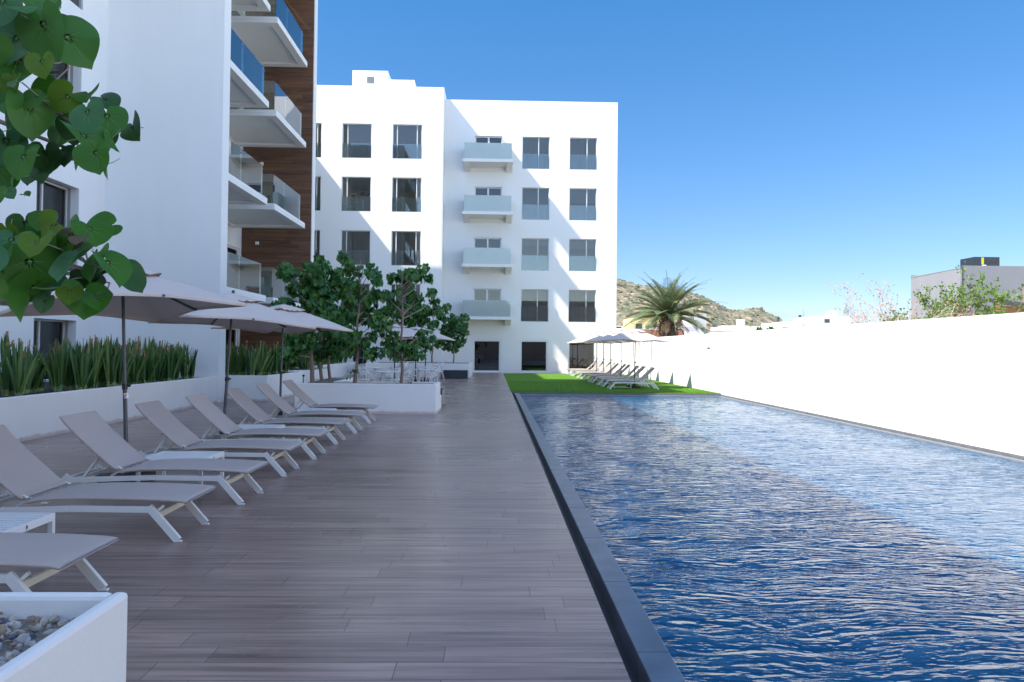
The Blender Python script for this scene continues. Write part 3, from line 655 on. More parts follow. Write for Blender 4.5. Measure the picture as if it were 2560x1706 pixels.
# ================================================================== LOUNGERS
def pad(b, path, y0, y1, th, mi=0, n=16):
    """padded sling swept along path [(x,z)] with rounded cross section between y0 and y1"""
    pts = [Vector((x, 0, z)) for x, z in path]; vs = []; yc = (y0+y1)/2; hw_ = (y1-y0)/2
    # denser path
    den = []
    for i in range(len(pts)-1):
        p0 = pts[max(i-1, 0)]; p1 = pts[i]; p2 = pts[i+1]; p3 = pts[min(i+2, len(pts)-1)]
        for t in (0, .25, .5, .75): den.append(.5*((2*p1)+(-p0+p2)*t+(2*p0-5*p1+4*p2-p3)*t*t+(-p0+3*p1-3*p2+p3)*t**3))
    den.append(pts[-1]); N = len(den)
    for i, p in enumerate(den):
        t = (den[min(i+1, N-1)]-den[max(i-1, 0)]).normalized(); nrm = Vector((-t.z, 0, t.x))
        if nrm.z < 0: nrm = -nrm
        e = 1.0 if 0 < i < N-1 else .35
        for k in range(n):
            a = 2*math.pi*k/n; c = math.cos(a); s = math.sin(a)
            yy = hw_*math.copysign(abs(c)**.22, c); zz = th/2*e*math.copysign(abs(s)**.75, s)
            vs.append(p+Vector((0, yc+yy, 0))+nrm*zz)
    fs = []
    for i in range(N-1):
        for k in range(n): fs.append((i*n+k, i*n+(k+1) % n, (i+1)*n+(k+1) % n, (i+1)*n+k))
    fs += [tuple(range(n)), tuple(range((N-1)*n+n-1, (N-1)*n-1, -1))]
    b.add(vs, fs, mi, True)
def make_lounger():
    o = thing('sun_lounger', 'x', 'sun lounger', (0, 0, 0))
    b = MB()
    for y in (.035, .625):
        b.bar((-.30, y, .262), (-.95, y, .268), .028, .052); b.bar((-.95, y, .268), (-1.83, y, .235), .028, .052)
    b.bar((-1.81, .035, .245), (-1.81, .625, .245), .028, .05)
    b.build('frame', M['frame'], o, bevel=.004)
    b = MB(); b.bar((-.255, .05, .205), (-.255, .61, .205), .012, .062, up=Vector((.45, 0, 1))); b.bar((-.24, .05, .255), (-.20, .05, .29), .02, .02); b.bar((-.24, .61, .255), (-.20, .61, .29), .02, .02); b.build('crossbar', M['crossbar'], o)
    for y in (.035, .625):
        b = MB(); b.bar((-.315, y, .285), (-.075, y, .012), .032, .062, up=Vector((1, 0, 1))); b.box(-.105, -.045, y-.018, y+.018, 0, .014)
        b.build('leg', M['frame'], o, bevel=.004)
        b = MB(); b.bar((-1.80, y, .285), (-2.03, y, .012), .032, .062, up=Vector((-1, 0, 1))); b.box(-2.06, -2.0, y-.018, y+.018, 0, .014)
        b.build('leg', M['frame'], o, bevel=.004)
    b = MB(); pad(b, [(0, .325), (-.10, .338), (-.45, .352), (-.85, .355), (-1.15, .342), (-1.285, .318)], 0, .66, .042); b.build('seat', M['sling'], o)
    b = MB(); pad(b, [(-1.30, .348), (-1.38, .395), (-1.60, .585), (-1.80, .775), (-1.885, .875)], 0, .66, .042); b.build('backrest', M['sling'], o)
    b = MB()
    for y in (.12, .54):
        b.bar((-1.52, y, .50), (-1.70, y, .25), .022, .022)
        b.bar((-1.30, y+.0, .335), (-1.42, y, .27), .018, .018)
    b.bar((-1.70, .05, .255), (-1.70, .61, .255), .02, .03)
    for y in (.03, .63): b.bar((-1.272, y-.012, .362), (-1.33, y+.012, .372), .03, .012)
    b.build('back_support', M['frame'], o)
    return o
def make_table():
    o = thing('side_table', 'x', 'side table', (0, 0, 0))
    b = MB(); h = .335
    b.box(0, .72, 0, .022, h-.055, h); b.box(0, .72, .658, .68, h-.055, h); b.box(0, .022, .022, .658, h-.055, h); b.box(.698, .72, .022, .658, h-.055, h)
    for i in range(9): b.box(.022, .698, .045+i*.069, .045+i*.069+.040, h-.018, h-.003)
    b.box(.34, .38, .022, .658, h-.035, h-.0185)
    b.build('tabletop', M['plastic'], o, bevel=.002)
    for x in (0.0, .685):
        for y in (0.0, .645):
            b = MB(); b.box(x, x+.035, y, y+.035, 0, h-.056); b.build('leg', M['plastic'], o)
    b = MB(); b.box(.036, .684, .008, .026, .03, .052); b.box(.036, .684, .654, .672, .03, .052); b.build('stretcher', M['plastic'], o)
    b = MB(); b.add([(.7215, .34, h-.048), (.7215, .352, h-.028), (.7215, .34, h-.008), (.7215, .328, h-.028)], [(0, 1, 2, 3)]); b.build('badge', M['darkmetal'], o)
    return o
lp = make_lounger(); tp = make_table()
kdl = KD()
near_l = [(4.28, 'grey sun lounger nearest the camera, only its foot end showing above the gravel planter'),
          (6.08, 'grey sun lounger just behind the first side table, its backrest cut by the left edge'),
          (7.50, 'third grey sun lounger from the camera, in front of the second side table'),
          (9.14, 'fourth grey sun lounger from the camera, just behind the second side table'),
          (10.55, 'fifth grey sun lounger from the camera, in front of the third side table'),
          (12.16, 'sixth grey sun lounger from the camera, just behind the third side table'),
          (13.70, 'seventh grey sun lounger from the camera, in front of the farthest side table'),
          (15.46, 'last grey sun lounger of the left row, against the L-shaped white tree planter')]
for i, (y, lab) in enumerate(near_l):
    o = lp if i == 0 else copy_tree(lp, None, kdl); o.location = (-2.44-.03*(i % 2), y, .0); o['label'] = lab; o['group'] = 'sun loungers on the wooden deck'
    o.rotation_euler = (0, 0, R([0, .4, -.5, .3, 0, -.4, .5, 0][i]))
tabs = [(4.98, -3.99, 'white slatted side table nearest the camera, cut by the left edge of the picture'), (8.28, -3.92, 'white slatted side table beside the pole of the nearest visible umbrella'),
        (11.36, -4.06, 'third white slatted side table from the camera, between fifth and sixth loungers'), (14.62, -3.92, 'farthest white slatted side table, before the last lounger of the left row')]
for i, (y, x, lab) in enumerate(tabs):
    o = tp if i == 0 else copy_tree(tp, None, kdl); o.location = (x, y, 0); o['label'] = lab; o['group'] = 'white side tables between the deck loungers'
far_l = [29.4, 31.25, 32.55, 34.65, 35.75, 37.75, 38.65, 40.5, 42.9, 44.0, 45.9]
ords = ['nearest', 'second', 'third', 'fourth', 'fifth', 'sixth', 'seventh', 'eighth', 'ninth', 'tenth', 'farthest']
for i, y in enumerate(far_l):
    o = copy_tree(lp, None, kdl); o.location = (4.58, y+.66, .0); o.rotation_euler = (0, 0, R(180+[0, 1, -1, .6, 0, -.7, .5, 0, .8, -.4, 0][i]))
    o['label'] = '%s taupe sun lounger of the row on the green lawn, counted from the pool' % ords[i]; o['group'] = 'sun loungers on the lawn'
for i, y in enumerate((30.2, 33.5, 36.5)):
    o = copy_tree(tp, None, kdl); o.location = (4.95, y, 0)
    o['label'] = 'white slatted side table on the lawn beside the %s lounger' % ('nearest', 'third', 'fifth')[i]; o['group'] = 'side tables on the lawn'

# ================================================================== UMBRELLAS
def make_umbrella():
    o = thing('umbrella', 'x', 'umbrella', (0, 0, 0))
    def prof(th, s, zt=1.95, apex=2.42, Rt=1.44):
        k = (th % (math.pi/2))/(math.pi/2); ss = abs(math.sin(math.pi*k))
        side = Rt*math.cos(math.pi/4)/max(math.cos((k-.5)*math.pi/2), .5)
        Rb = side*(1-.075*ss); zb = zt+.055*ss
        z = zb+(apex-zb)*(1-s**1.08)-.055*ss*math.sin(math.pi*s)*.9+.02*math.sin(math.pi*s)
        return Rb*s*math.cos(th), Rb*s*math.sin(th), z
    b = MB(); nt = 48; S = [.02, .12, .25, .4, .55, .7, .85, .95, 1.0]; vs = []; fs = []
    for s in S:
        for i in range(nt): vs.append(prof(2*math.pi*i/nt+math.pi/4, s))
    ns = len(S)
    for j in range(ns-1):
        for i in range(nt): fs.append((j*nt+i, j*nt+(i+1) % nt, (j+1)*nt+(i+1) % nt, (j+1)*nt+i))
    # hem
    base = len(vs)
    for i in range(nt): x, y, z = vs[(ns-1)*nt+i]; vs.append((x*.985, y*.985, z-.03))
    for i in range(nt): fs.append(((ns-1)*nt+i, (ns-1)*nt+(i+1) % nt, base+(i+1) % nt, base+i))
    b.add(vs, fs, 0, True); b.build('canopy', M['canopy'], o)
    b = MB(); vs = []; fs = []; S2 = [0, .5, .9, 1.0]
    for j, s in enumerate(S2):
        for i in range(nt):
            th = 2*math.pi*i/nt+math.pi/4; x, y, z = prof(th, .31*s); k = (i % 12)/12; wob = .012*math.sin(i*2.3)*s
            vs.append((x, y, z+(.050 if j == 0 else .055-.004*j)+wob*(j > 1)))
    for j in range(3):
        for i in range(nt): fs.append((j*nt+i, j*nt+(i+1) % nt, (j+1)*nt+(i+1) % nt, (j+1)*nt+i))
    b.add(vs, fs, 0, True)
    e = [vs[3*nt+i] for i in range(nt)]; b.add([(x*1.003, y*1.003, z) for x, y, z in e]+[(x*1.004, y*1.004, z-.013) for x, y, z in e], [(i, (i+1) % nt, nt+(i+1) % nt, nt+i) for i in range(nt)], 1)
    b.build('vent_cap', [M['canopy'], M['piping']], o)
    b = MB(); b.tube([(0, 0, .02), (0, 0, 1.06)], .024, 10); b.tube([(0, 0, 1.05), (0, 0, 2.44)], .019, 10); b.lathe([(.001, 2.52), (.02, 2.51), (.028, 2.48), (.02, 2.44)], 10)
    pole = b.build('pole', M['darkmetal'], o)
    b = MB(); b.tube([(0, 0, 1.02), (0, 0, 1.085)], .032, 12); b.tube([(.03, 0, 1.06), (.065, 0, 1.06)], .014, 8); b.build('collar', M['black'], pole)
    b = MB(); b.tube([(0, 0, 2.14), (0, 0, 2.22)], .034, 10); b.build('hub', M['black'], pole)
    for k in range(4):
        th = math.pi/4+k*math.pi/2; b = MB(); pts = []
        for s in (.04, .3, .55, .8, .96): x, y, z = prof(th, s); pts.append((x, y, z-.022))
        x, y, z = prof(th, 1.0); pts.append((x*1.012, y*1.012, z-.015))
        b.tube(pts, .0155, 6); a = prof(th, .45); b.tube([(0, 0, 2.17), (a[0], a[1], a[2]-.03)], .008, 6); b.build('rib', M['darkmetal'], o)
    b = MB(); b.lathe([(.001, 0), (.30, 0), (.315, .02), (.315, .075), (.29, .10), (.06, .115), (.055, .26), (.03, .27)], 28); b.build('base', M['black'], o)
    return o
up = make_umbrella(); kdu = KD()
U = [(-4.40, 5.65, 3, (0, 1.0), 'taupe umbrella mostly hidden behind the big leaves at the left edge'),
     (-4.33, 8.92, 7, (-3.5, -4.0), 'largest taupe umbrella in view, its dark pole rising behind the third lounger'),
     (-4.36, 12.1, -6, (1.6, -3.6), 'taupe umbrella with lilac top between the fourth and sixth loungers'),
     (-4.36, 15.3, 5, (0.6, -2.2), 'smallest umbrella of the left row, just before the L-shaped tree planter')]
for i, (x, y, rz, (tx, ty), lab) in enumerate(U):
    o = up if i == 0 else copy_tree(up, None, kdu); o.location = (x, y, 0); o['label'] = lab; o['group'] = 'umbrellas between the deck loungers'
    o.rotation_euler = (R(ty), R(tx), R(rz)); o.scale = (1, 1, (1, 1.045, 1, 1)[i])
for i, y in enumerate((30.75, 34.0, 36.9, 39.5, 42.0, 44.95)):
    o = copy_tree(up, None, kdu); o.location = (5.90, y, 0); o.rotation_euler = (0, R([.8, 0, -.6, .5, 0, .4][i]), R([4, -3, 2, 0, 5, -2][i]))
    o['label'] = '%s pale umbrella of the row between the lawn loungers, in sun' % ('nearest', 'second', 'third', 'fourth', 'fifth', 'farthest')[i]; o['group'] = 'umbrellas on the lawn'
# sticker band of the nearest pole
o = thing('sticker', 'white and red sticker wrapped round the nearest visible umbrella pole', 'sticker', (-4.36, 8.94, .96))
b = MB(); b.tube([(0, 0, 0), (-.0025, 0, .062)], .0262, 12); b.build('label_band', M['white_paint'], o)
b = MB()
for a0, a1, z0, z1 in ((-2.2, -1.3, .012, .024), (-2.0, -1.5, .030, .036), (-1.4, -.9, .034, .050)):
    b.add([(.0275*math.cos(a), .0275*math.sin(a), z) for a in (a0, (a0+a1)/2, a1) for z in (z0, z1)], [(0, 2, 3, 1), (2, 4, 5, 3)])
b.build('label_print', M['red'], o)
o.rotation_euler = (R(2.2), R(-2.9), 0)

# ================================================================== DINING SETS
def make_chair():
    o = thing('chair', 'x', 'chair', (0, 0, 0))
    b = MB(); vs = []
    b.lathe([(.001, .452), (.18, .455), (.235, .462), (.25, .448), (.235, .436), (.001, .435)], 20); b.build('seat', M['plastic'], o)
    for sx in (-1, 1):
        b = MB(); b.tube([(sx*.18, -.17, .45), (sx*.225, -.22, .22), (sx*.25, -.25, 0)], [.016, .014, .011], 6); b.build('leg', M['plastic'], o)
        b = MB(); b.tube([(sx*.17, .18, .45), (sx*.21, .235, .22), (sx*.235, .27, 0)], [.016, .014, .011], 6); b.build('leg', M['plastic'], o)
    b = MB()
    def loop(pts, r=.011):
        p = [Vector(q) for q in pts]; out = []
        for i in range(len(p)-1):
            a = p[max(i-1, 0)]; c = p[i]; d = p[i+1]; e = p[min(i+2, len(p)-1)]
            for t in (0, .2, .4, .6, .8): out.append(.5*((2*c)+(-a+d)*t+(2*a-5*c+4*d-e)*t*t+(-a+3*c-3*d+e)*t**3))
        out.append(p[-1]); b.tube(out, r, 6)
    loop([(-.24, -.20, .45), (-.285, -.16, .66), (-.27, .05, .70), (-.20, .22, .72), (0, .29, .74), (.20, .22, .72), (.27, .05, .70), (.285, -.16, .66), (.24, -.20, .45)], .014)
    loop([(-.19, .18, .45), (-.24, .25, .66), (-.17, .30, .82), (0, .32, .845), (.17, .30, .82), (.24, .25, .66), (.19, .18, .45)], .014)
    loop([(-.10, .22, .45), (-.21, .24, .62), (-.12, .29, .77), (0, .30, .785), (.12, .29, .77), (.21, .24, .62), (.10, .22, .45)], .012)
    b.build('backrest', M['plastic'], o)
    return o
def make_dtable():
    o = thing('dining_table', 'x', 'dining table', (0, 0, 0))
    b = MB(); b.lathe([(.001, .735), (.43, .735), (.45, .725), (.44, .70), (.001, .70)], 32); b.build('tabletop', M['plastic'], o)
    b = MB(); b.tube([(0, 0, .03), (0, 0, .71)], .035, 10); b.lathe([(.001, 0), (.27, 0), (.27, .02), (.04, .04)], 24); b.build('pedestal', M['plastic'], o)
    return o
cp = make_chair(); dp = make_dtable(); kdc = KD(); first = True
sets = [(-3.95, 26.6, 'nearest dining set'), (-2.95, 29.6, 'second dining set'), (-3.35, 33.2, 'third dining set'), (-5.0, 31.4, 'set at the far left'), (-3.3, 35.9, 'farthest dining set')]
desc = ['nearest the L-shaped planter', 'behind the right-hand thin trunk', 'in the middle of the group', 'farthest to the left', 'nearest the black trough']
rs = random.Random(3)
for si, (x, y, nm) in enumerate(sets):
    o = dp if si == 0 else copy_tree(dp, None, kdc); o.location = (x, y, 0); o['label'] = 'round white dining table %s' % desc[si]; o['group'] = 'white tables of the tiled court'
    for k in range(4):
        a = R(45+90*k+rs.uniform(-14, 14)); d = .66+rs.uniform(0, .1)
        c = cp if first else copy_tree(cp, None, kdc); first = False
        c.location = (x+d*math.cos(a), y+d*math.sin(a), 0); c.rotation_euler = (0, 0, a-math.pi/2+rs.uniform(-.25, .25))
        c['label'] = 'white looped armchair, %s of the table %s' % (('far right', 'far left', 'near left', 'near right')[k], desc[si].replace(' in the court', '')); c['group'] = 'white looped chairs of the tiled court'
for i, (x, y, lab) in enumerate(((-3.62, 27.35, 'lilac dining umbrella nearest the L-shaped planter, half hidden by leaves'), (-3.22, 30.9, 'dining umbrella in the middle of the chairs, its pole behind the right-hand trunk'), (-3.15, 34.6, 'farthest dining umbrella, just before the black trough'))):
    o = copy_tree(up, None, kdu); o.location = (x, y, 0); o.rotation_euler = (0, 0, R(8*i)); o['label'] = lab; o['group'] = 'umbrellas over the dining tables'
# thin poles against the wall
for i, (y, r_) in enumerate(((40.8, .014), (40.1, .014), (38.85, .022))):
    o = thing('pool_pole', 'thin grey pole leaning on the sunlit wall, %s of three' % ('farthest', 'middle', 'nearest')[i], 'pole', (8.34, y, 0), group='grey poles leaning on the boundary wall')
    b = MB(); b.tube([(-.04, 0, .004), (.035, .02*i, 2.12)], r_, 8); b.build('shaft', M['steel'], o)
    b = MB(); b.tube([(-.045, 0, .0), (-.038, 0, .09)], r_*1.5, 8); b.build('grip', M['black'], o)

# crown clumps: (x, z, radius) in metres; leaf list: (x, y, z, half width, tip angle, tone)
LEFT= [(-5.29, 3.52, 0.18), (-4.96, 3.7, 0.14), (-4.63, 3.7, 0.18), (-4.52, 3.85, 0.09), (-5.36, 3.16, 0.16), (-4.97, 3.27, 0.23), (-4.59, 3.44, 0.23), (-4.22, 3.53, 0.21), (-5.6, 2.8, 0.11), (-5.44, 2.7, 0.11), (-5.25, 2.61, 0.11), (-4.97, 2.92, 0.27), (-4.56, 3.03, 0.27), (-4.27, 3.21, 0.21), (-4.72, 2.6, 0.27), (-4.37, 2.78, 0.25), (-5.16, 1.89, 0.23), (-5.43, 1.71, 0.2), (-4.81, 1.8, 0.27), (-4.46, 1.81, 0.27), (-4.14, 1.9, 0.27), (-5.07, 1.45, 0.18), (-4.63, 1.48, 0.18), (-4.24, 1.54, 0.2), (-4.11, 2.25, 0.27), (-4.01, 2.5, 0.2), (-5.52, 1.92, 0.12)]
TA= [(-3.73, 3.83, 0.08), (-3.76, 3.62, 0.1), (-3.56, 3.66, 0.12), (-3.19, 3.66, 0.13), (-3.37, 3.51, 0.11), (-3.08, 3.4, 0.08), (-3.5, 3.17, 0.19), (-3.24, 2.97, 0.2), (-2.99, 2.97, 0.13), (-2.91, 3.41, 0.09), (-2.86, 3.19, 0.07), (-3.16, 2.7, 0.22), (-3.41, 2.56, 0.15), (-3.07, 2.5, 0.15), (-3.58, 2.9, 0.2), (-3.66, 2.7, 0.17), (-3.49, 2.31, 0.14), (-3.25, 2.35, 0.1), (-3.03, 2.21, 0.08), (-3.3, 1.86, 0.15), (-3.48, 1.63, 0.14), (-3.19, 1.72, 0.12), (-3.71, 1.72, 0.19), (-3.59, 1.55, 0.14), (-3.02, 1.42, 0.08), (-3.65, 1.97, 0.15), (-3.06, 1.89, 0.1)]
TB= [(-2.33, 3.44, 0.14), (-2.45, 3.4, 0.08), (-2.19, 3.34, 0.09), (-2.06, 3.42, 0.07), (-1.98, 3.53, 0.07), (-1.89, 3.39, 0.06), (-1.72, 3.55, 0.13), (-1.67, 3.39, 0.06), (-2.56, 3.37, 0.04), (-2.17, 3.17, 0.08), (-2.19, 3.0, 0.14), (-2.44, 3.0, 0.09), (-2.74, 2.92, 0.13), (-2.62, 2.77, 0.13), (-1.9, 2.87, 0.13), (-1.6, 2.99, 0.11), (-1.56, 2.87, 0.06), (-2.45, 2.67, 0.09), (-1.98, 2.76, 0.1), (-2.74, 2.5, 0.2), (-2.85, 2.28, 0.17), (-2.68, 2.16, 0.15), (-2.88, 2.03, 0.09), (-2.51, 1.9, 0.15), (-2.64, 1.69, 0.19), (-2.88, 1.52, 0.14), (-2.47, 1.44, 0.15), (-2.11, 1.78, 0.14), (-1.97, 1.53, 0.17), (-1.82, 1.41, 0.12), (-1.72, 1.62, 0.14), (-1.59, 1.9, 0.17), (-2.17, 1.65, 0.09), (-1.81, 1.95, 0.14)]
TC= [(-4.16, 3.6, 0.33), (-3.76, 3.72, 0.3), (-3.9, 3.23, 0.33), (-3.42, 3.68, 0.22), (-3.13, 3.76, 0.26), (-2.65, 3.91, 0.22), (-2.83, 3.47, 0.3), (-2.67, 2.65, 0.37), (-3.23, 2.94, 0.22), (-3.04, 2.01, 0.37), (-2.57, 3.1, 0.22), (-4.49, 3.19, 0.33), (-3.41, 2.75, 0.22)]
TD= [(-2.3, 3.38, 0.15), (-1.66, 3.39, 0.23), (-1.96, 3.16, 0.26), (-2.22, 2.97, 0.3), (-1.66, 2.86, 0.23), (-2.44, 2.59, 0.3), (-1.95, 2.48, 0.34), (-1.54, 2.45, 0.17), (-2.4, 2.03, 0.34), (-1.95, 1.92, 0.3), (-1.65, 2.07, 0.15), (-2.2, 1.58, 0.23), (-2.66, 1.65, 0.23)]
FL= [(-0.939, 1.452, 2.255, 0.037, 100, 0), (-0.952, 1.506, 2.204, 0.042, 125, 0), (-0.862, 1.473, 2.213, 0.052, 85, 1), (-0.95, 1.516, 2.164, 0.05, 95, 2), (-0.997, 1.522, 2.124, 0.039, 90, 2), (-0.839, 1.423, 2.13, 0.023, 80, 3), (-0.874, 1.413, 2.235, 0.021, 60, 2), (-0.91, 1.552, 2.307, 0.028, 20, 2), (-0.977, 1.596, 2.272, 0.038, 110, 4), (-0.959, 1.454, 2.171, 0.033, 90, 1), (-1.141, 1.727, 2.236, 0.037, 80, 4), (-0.943, 1.494, 2.115, 0.021, 100, 3), (-1.092, 1.696, 2.327, 0.036, 140, 4), (-0.906, 1.491, 2.296, 0.04, 90, 1), (-0.996, 1.521, 2.317, 0.041, 90, 0), (-0.901, 1.439, 2.104, 0.015, 60, 5), (-0.92, 1.523, 2.064, 0.044, 75, 1), (-0.903, 1.561, 2.125, 0.032, 100, 2), (-0.904, 1.503, 2.089, 0.024, 120, 1), (-0.816, 1.537, 2.111, 0.026, 60, 2), (-0.858, 1.527, 2.1, 0.028, 140, 3), (-0.751, 1.422, 2.034, 0.032, 70, 0), (-0.775, 1.54, 2.06, 0.035, 80, 2), (-0.749, 1.512, 2.011, 0.021, 100, 2), (-0.776, 1.464, 1.999, 0.041, 85, 1), (-0.73, 1.417, 1.954, 0.029, 80, 2), (-0.993, 1.565, 2.011, 0.037, 80, 0), (-0.92, 1.497, 1.964, 0.032, 95, 2), (-0.981, 1.68, 2.018, 0.031, 85, 4), (-1.016, 1.569, 1.947, 0.035, 90, 2), (-1.006, 1.539, 2.023, 0.026, 100, 2), (-0.988, 1.576, 1.94, 0.024, 90, 5), (-0.961, 1.486, 1.893, 0.019, 85, 2), (-0.981, 1.556, 1.913, 0.012, 60, 0), (-0.889, 1.63, 2.068, 0.03, 100, 4), (-0.972, 1.715, 2.083, 0.031, 60, 4), (-0.947, 1.706, 2.034, 0.031, 90, 4), (-0.974, 1.573, 2.045, 0.029, 120, 4), (-0.851, 1.578, 1.989, 0.025, 110, 4), (-1.004, 1.594, 2.077, 0.024, 150, 4), (-1.038, 1.584, 1.988, 0.03, 100, 2), (-0.831, 1.627, 2.051, 0.026, 90, 4), (-0.916, 1.527, 1.75, 0.049, 80, 2), (-0.801, 1.469, 1.759, 0.042, 75, 0), (-0.769, 1.503, 1.759, 0.037, 80, 1), (-0.734, 1.482, 1.752, 0.036, 90, 2), (-0.77, 1.476, 1.82, 0.032, 85, 2), (-0.877, 1.518, 1.829, 0.034, 150, 3), (-1.013, 1.661, 1.857, 0.03, 85, 4), (-0.926, 1.573, 1.858, 0.025, 95, 2), (-0.969, 1.537, 1.804, 0.036, 100, 0), (-0.992, 1.579, 1.828, 0.024, 90, 3), (-0.859, 1.564, 1.82, 0.023, 90, 6), (-1.076, 1.734, 1.737, 0.041, 80, 4), (-0.926, 1.536, 1.7, 0.047, 85, 2), (-1.021, 1.591, 1.743, 0.044, 80, 4), (-0.897, 1.567, 1.725, 0.02, 90, 0), (-0.946, 1.726, 1.716, 0.042, 90, 4), (-0.834, 1.574, 1.692, 0.039, 95, 2), (-0.833, 1.517, 1.699, 0.021, 85, 3), (-0.789, 1.54, 1.692, 0.026, 75, 2), (-0.94, 1.458, 1.702, 0.019, 60, 2), (-0.91, 1.563, 1.683, 0.018, 100, 5), (-1.075, 1.661, 1.853, 0.013, 90, 4), (-0.965, 1.47, 1.806, 0.019, 90, 2), (-0.936, 1.432, 1.758, 0.026, 90, 0), (-0.877, 1.705, 1.762, 0.031, 90, 4), (-0.852, 1.587, 1.804, 0.02, 90, 5), (-0.899, 1.575, 1.785, 0.025, 90, 4), (-0.868, 1.555, 1.796, 0.025, 120, 2), (-0.949, 1.491, 1.766, 0.024, 90, 1), (-0.859, 1.444, 1.789, 0.026, 100, 3), (-0.906, 1.611, 1.755, 0.026, 90, 4), (-0.889, 1.691, 1.746, 0.031, 90, 4), (-1.013, 1.571, 1.8, 0.022, 100, 6), (-0.765, 1.424, 1.799, 0.015, 80, 6)]
# ================================================================== PLANTS
def make_clump(seed, n=11, hmax=1.05, lean=.28, name='flax_plant'):
    rs = random.Random(seed); o = thing(name, 'x', 'plant', (0, 0, 0)); b = MB()
    for i in range(n):
        az = rs.uniform(0, 6.283); ln = abs(rs.gauss(0, lean)); L = hmax*rs.uniform(.62, 1.0); w = rs.uniform(.017, .029); dr = Vector((math.cos(az), math.sin(az), 0))
        fa = rs.uniform(0, 6.283); side = Vector((-math.sin(fa), math.cos(fa), 0)); base = dr*rs.uniform(0, .09)
        cut = rs.random() < .45; mi = rs.choice((0, 0, 1, 1)); tip = rs.random() < .22; prev = None
        T = (0, .14, .32, .5, .68, .84, .93, 1.0)
        for k, t in enumerate(T):
            p = base+Vector((0, 0, L*t*math.cos(ln*.5)))+dr*(L*math.sin(ln)*(t**1.35))
            ww = w*(.8+.5*math.sin(min(1, t*1.3)*math.pi*.75)) if t < .9 else (w*.75 if cut else (w*.55 if t < 1 else .002))
            fold = side.cross(Vector((0, 0, 1)))*ww*.35; row = [p-side*ww, p+fold, p+side*ww]
            if prev: b.add(prev+row, [(0, 1, 4, 3), (1, 2, 5, 4)], 2 if k == 1 else (3 if (k == 7 and ((cut and rs.random() < .5) or tip)) or (k == 6 and tip and cut) else mi), True)
            prev = row
    b.build('leaves', [M['blade_dark'], M['blade_mid'], M['blade_pale'], M['blade_tip']], o)
    b = MB(); b.lathe([(.05, -.03), (.045, .05), (.02, .1)], 8); b.build('crown_base', M['blade_pale'], o)
    return o
cps = [make_clump(s, 17+3*(s % 3), 1.0+.03*s, .15+.025*s) for s in range(5)]; kdp = KD(); used = set()
def put_clump(x, y, z, sc_, lab, grp, rs):
    k = rs.randrange(5); o = cps[k] if k not in used else copy_tree(cps[k], None, kdp); used.add(k)
    o.location = (x, y, z); o.rotation_euler = (0, 0, rs.uniform(0, 6.28)); o.scale = (sc_,)*3; o['label'] = lab; o['group'] = grp
rs = random.Random(21)
y = 10.3
while y < 20.2:
    dens = 1 if y < 14.6 else 3
    for r_ in range(dens):
        put_clump(-7.98-.34*r_-rs.uniform(0, .18)-(rs.choice((0, .5)) if dens == 1 else 0), y+rs.uniform(-.12, .12), .66, rs.uniform(.85, 1.08), 'sword-leaved plant with cut brown tips in the long planter nearest the camera', 'sword-leaved plants of the long planter', rs)
    y += .36 if dens == 1 else .36
for i in range(34):
    put_clump(rs.uniform(-9.3, -6.85), rs.uniform(22.0, 25.0), .66, rs.uniform(.9, 1.1), 'sword-leaved plant in the planter just behind the plain white pier', 'sword-leaved plants behind the pier', rs)
for i in range(15):
    put_clump(rs.uniform(-8.6, -6.7), rs.uniform(27.2, 30.6), .66, rs.uniform(.85, 1.1), 'sword-leaved plant in the low planter behind the three thin trunks', 'sword-leaved plants behind the thin trunks', rs)
for i in range(22):
    put_clump(rs.uniform(-9.5, -7.95), rs.uniform(33.3, 42.0), .66, rs.uniform(.75, 1.0), 'sword-leaved plant in the planter running back to the dark glass door', 'sword-leaved plants by the far block', rs)

# ================================================================== TREES
def leaf_small(b, c, s, q, mi):
    """heart shaped leaf folded along its midrib; c = stalk end, q = rotation matrix (tip along +Y, face +Z)"""
    L = ((0, 0, 0), (-.40, -.16, .06), (-.54, .20, .10), (-.30, .66, .06), (0, .98, -.03), (.30, .66, .06), (.54, .20, .10), (.40, -.16, .06), (0, .42, -.02))
    b.add([c+q @ (Vector(p)*s) for p in L], [(0, 1, 2, 8), (2, 3, 4, 8), (8, 4, 5, 6), (8, 6, 7, 0)], mi, True)
def leafrot(rs, out=None):
    # hanging leaf: tip mostly downwards, face outward with scatter
    az = rs.uniform(0, 6.283) if out is None else math.atan2(out.y, out.x)+rs.gauss(0, .9)
    tilt = rs.gauss(R(-62), R(22)); roll = rs.gauss(0, .45)
    return (Matrix.Rotation(az-math.pi/2, 3, 'Z') @ Matrix.Rotation(tilt, 3, 'X') @ Matrix.Rotation(roll, 3, 'Y'))
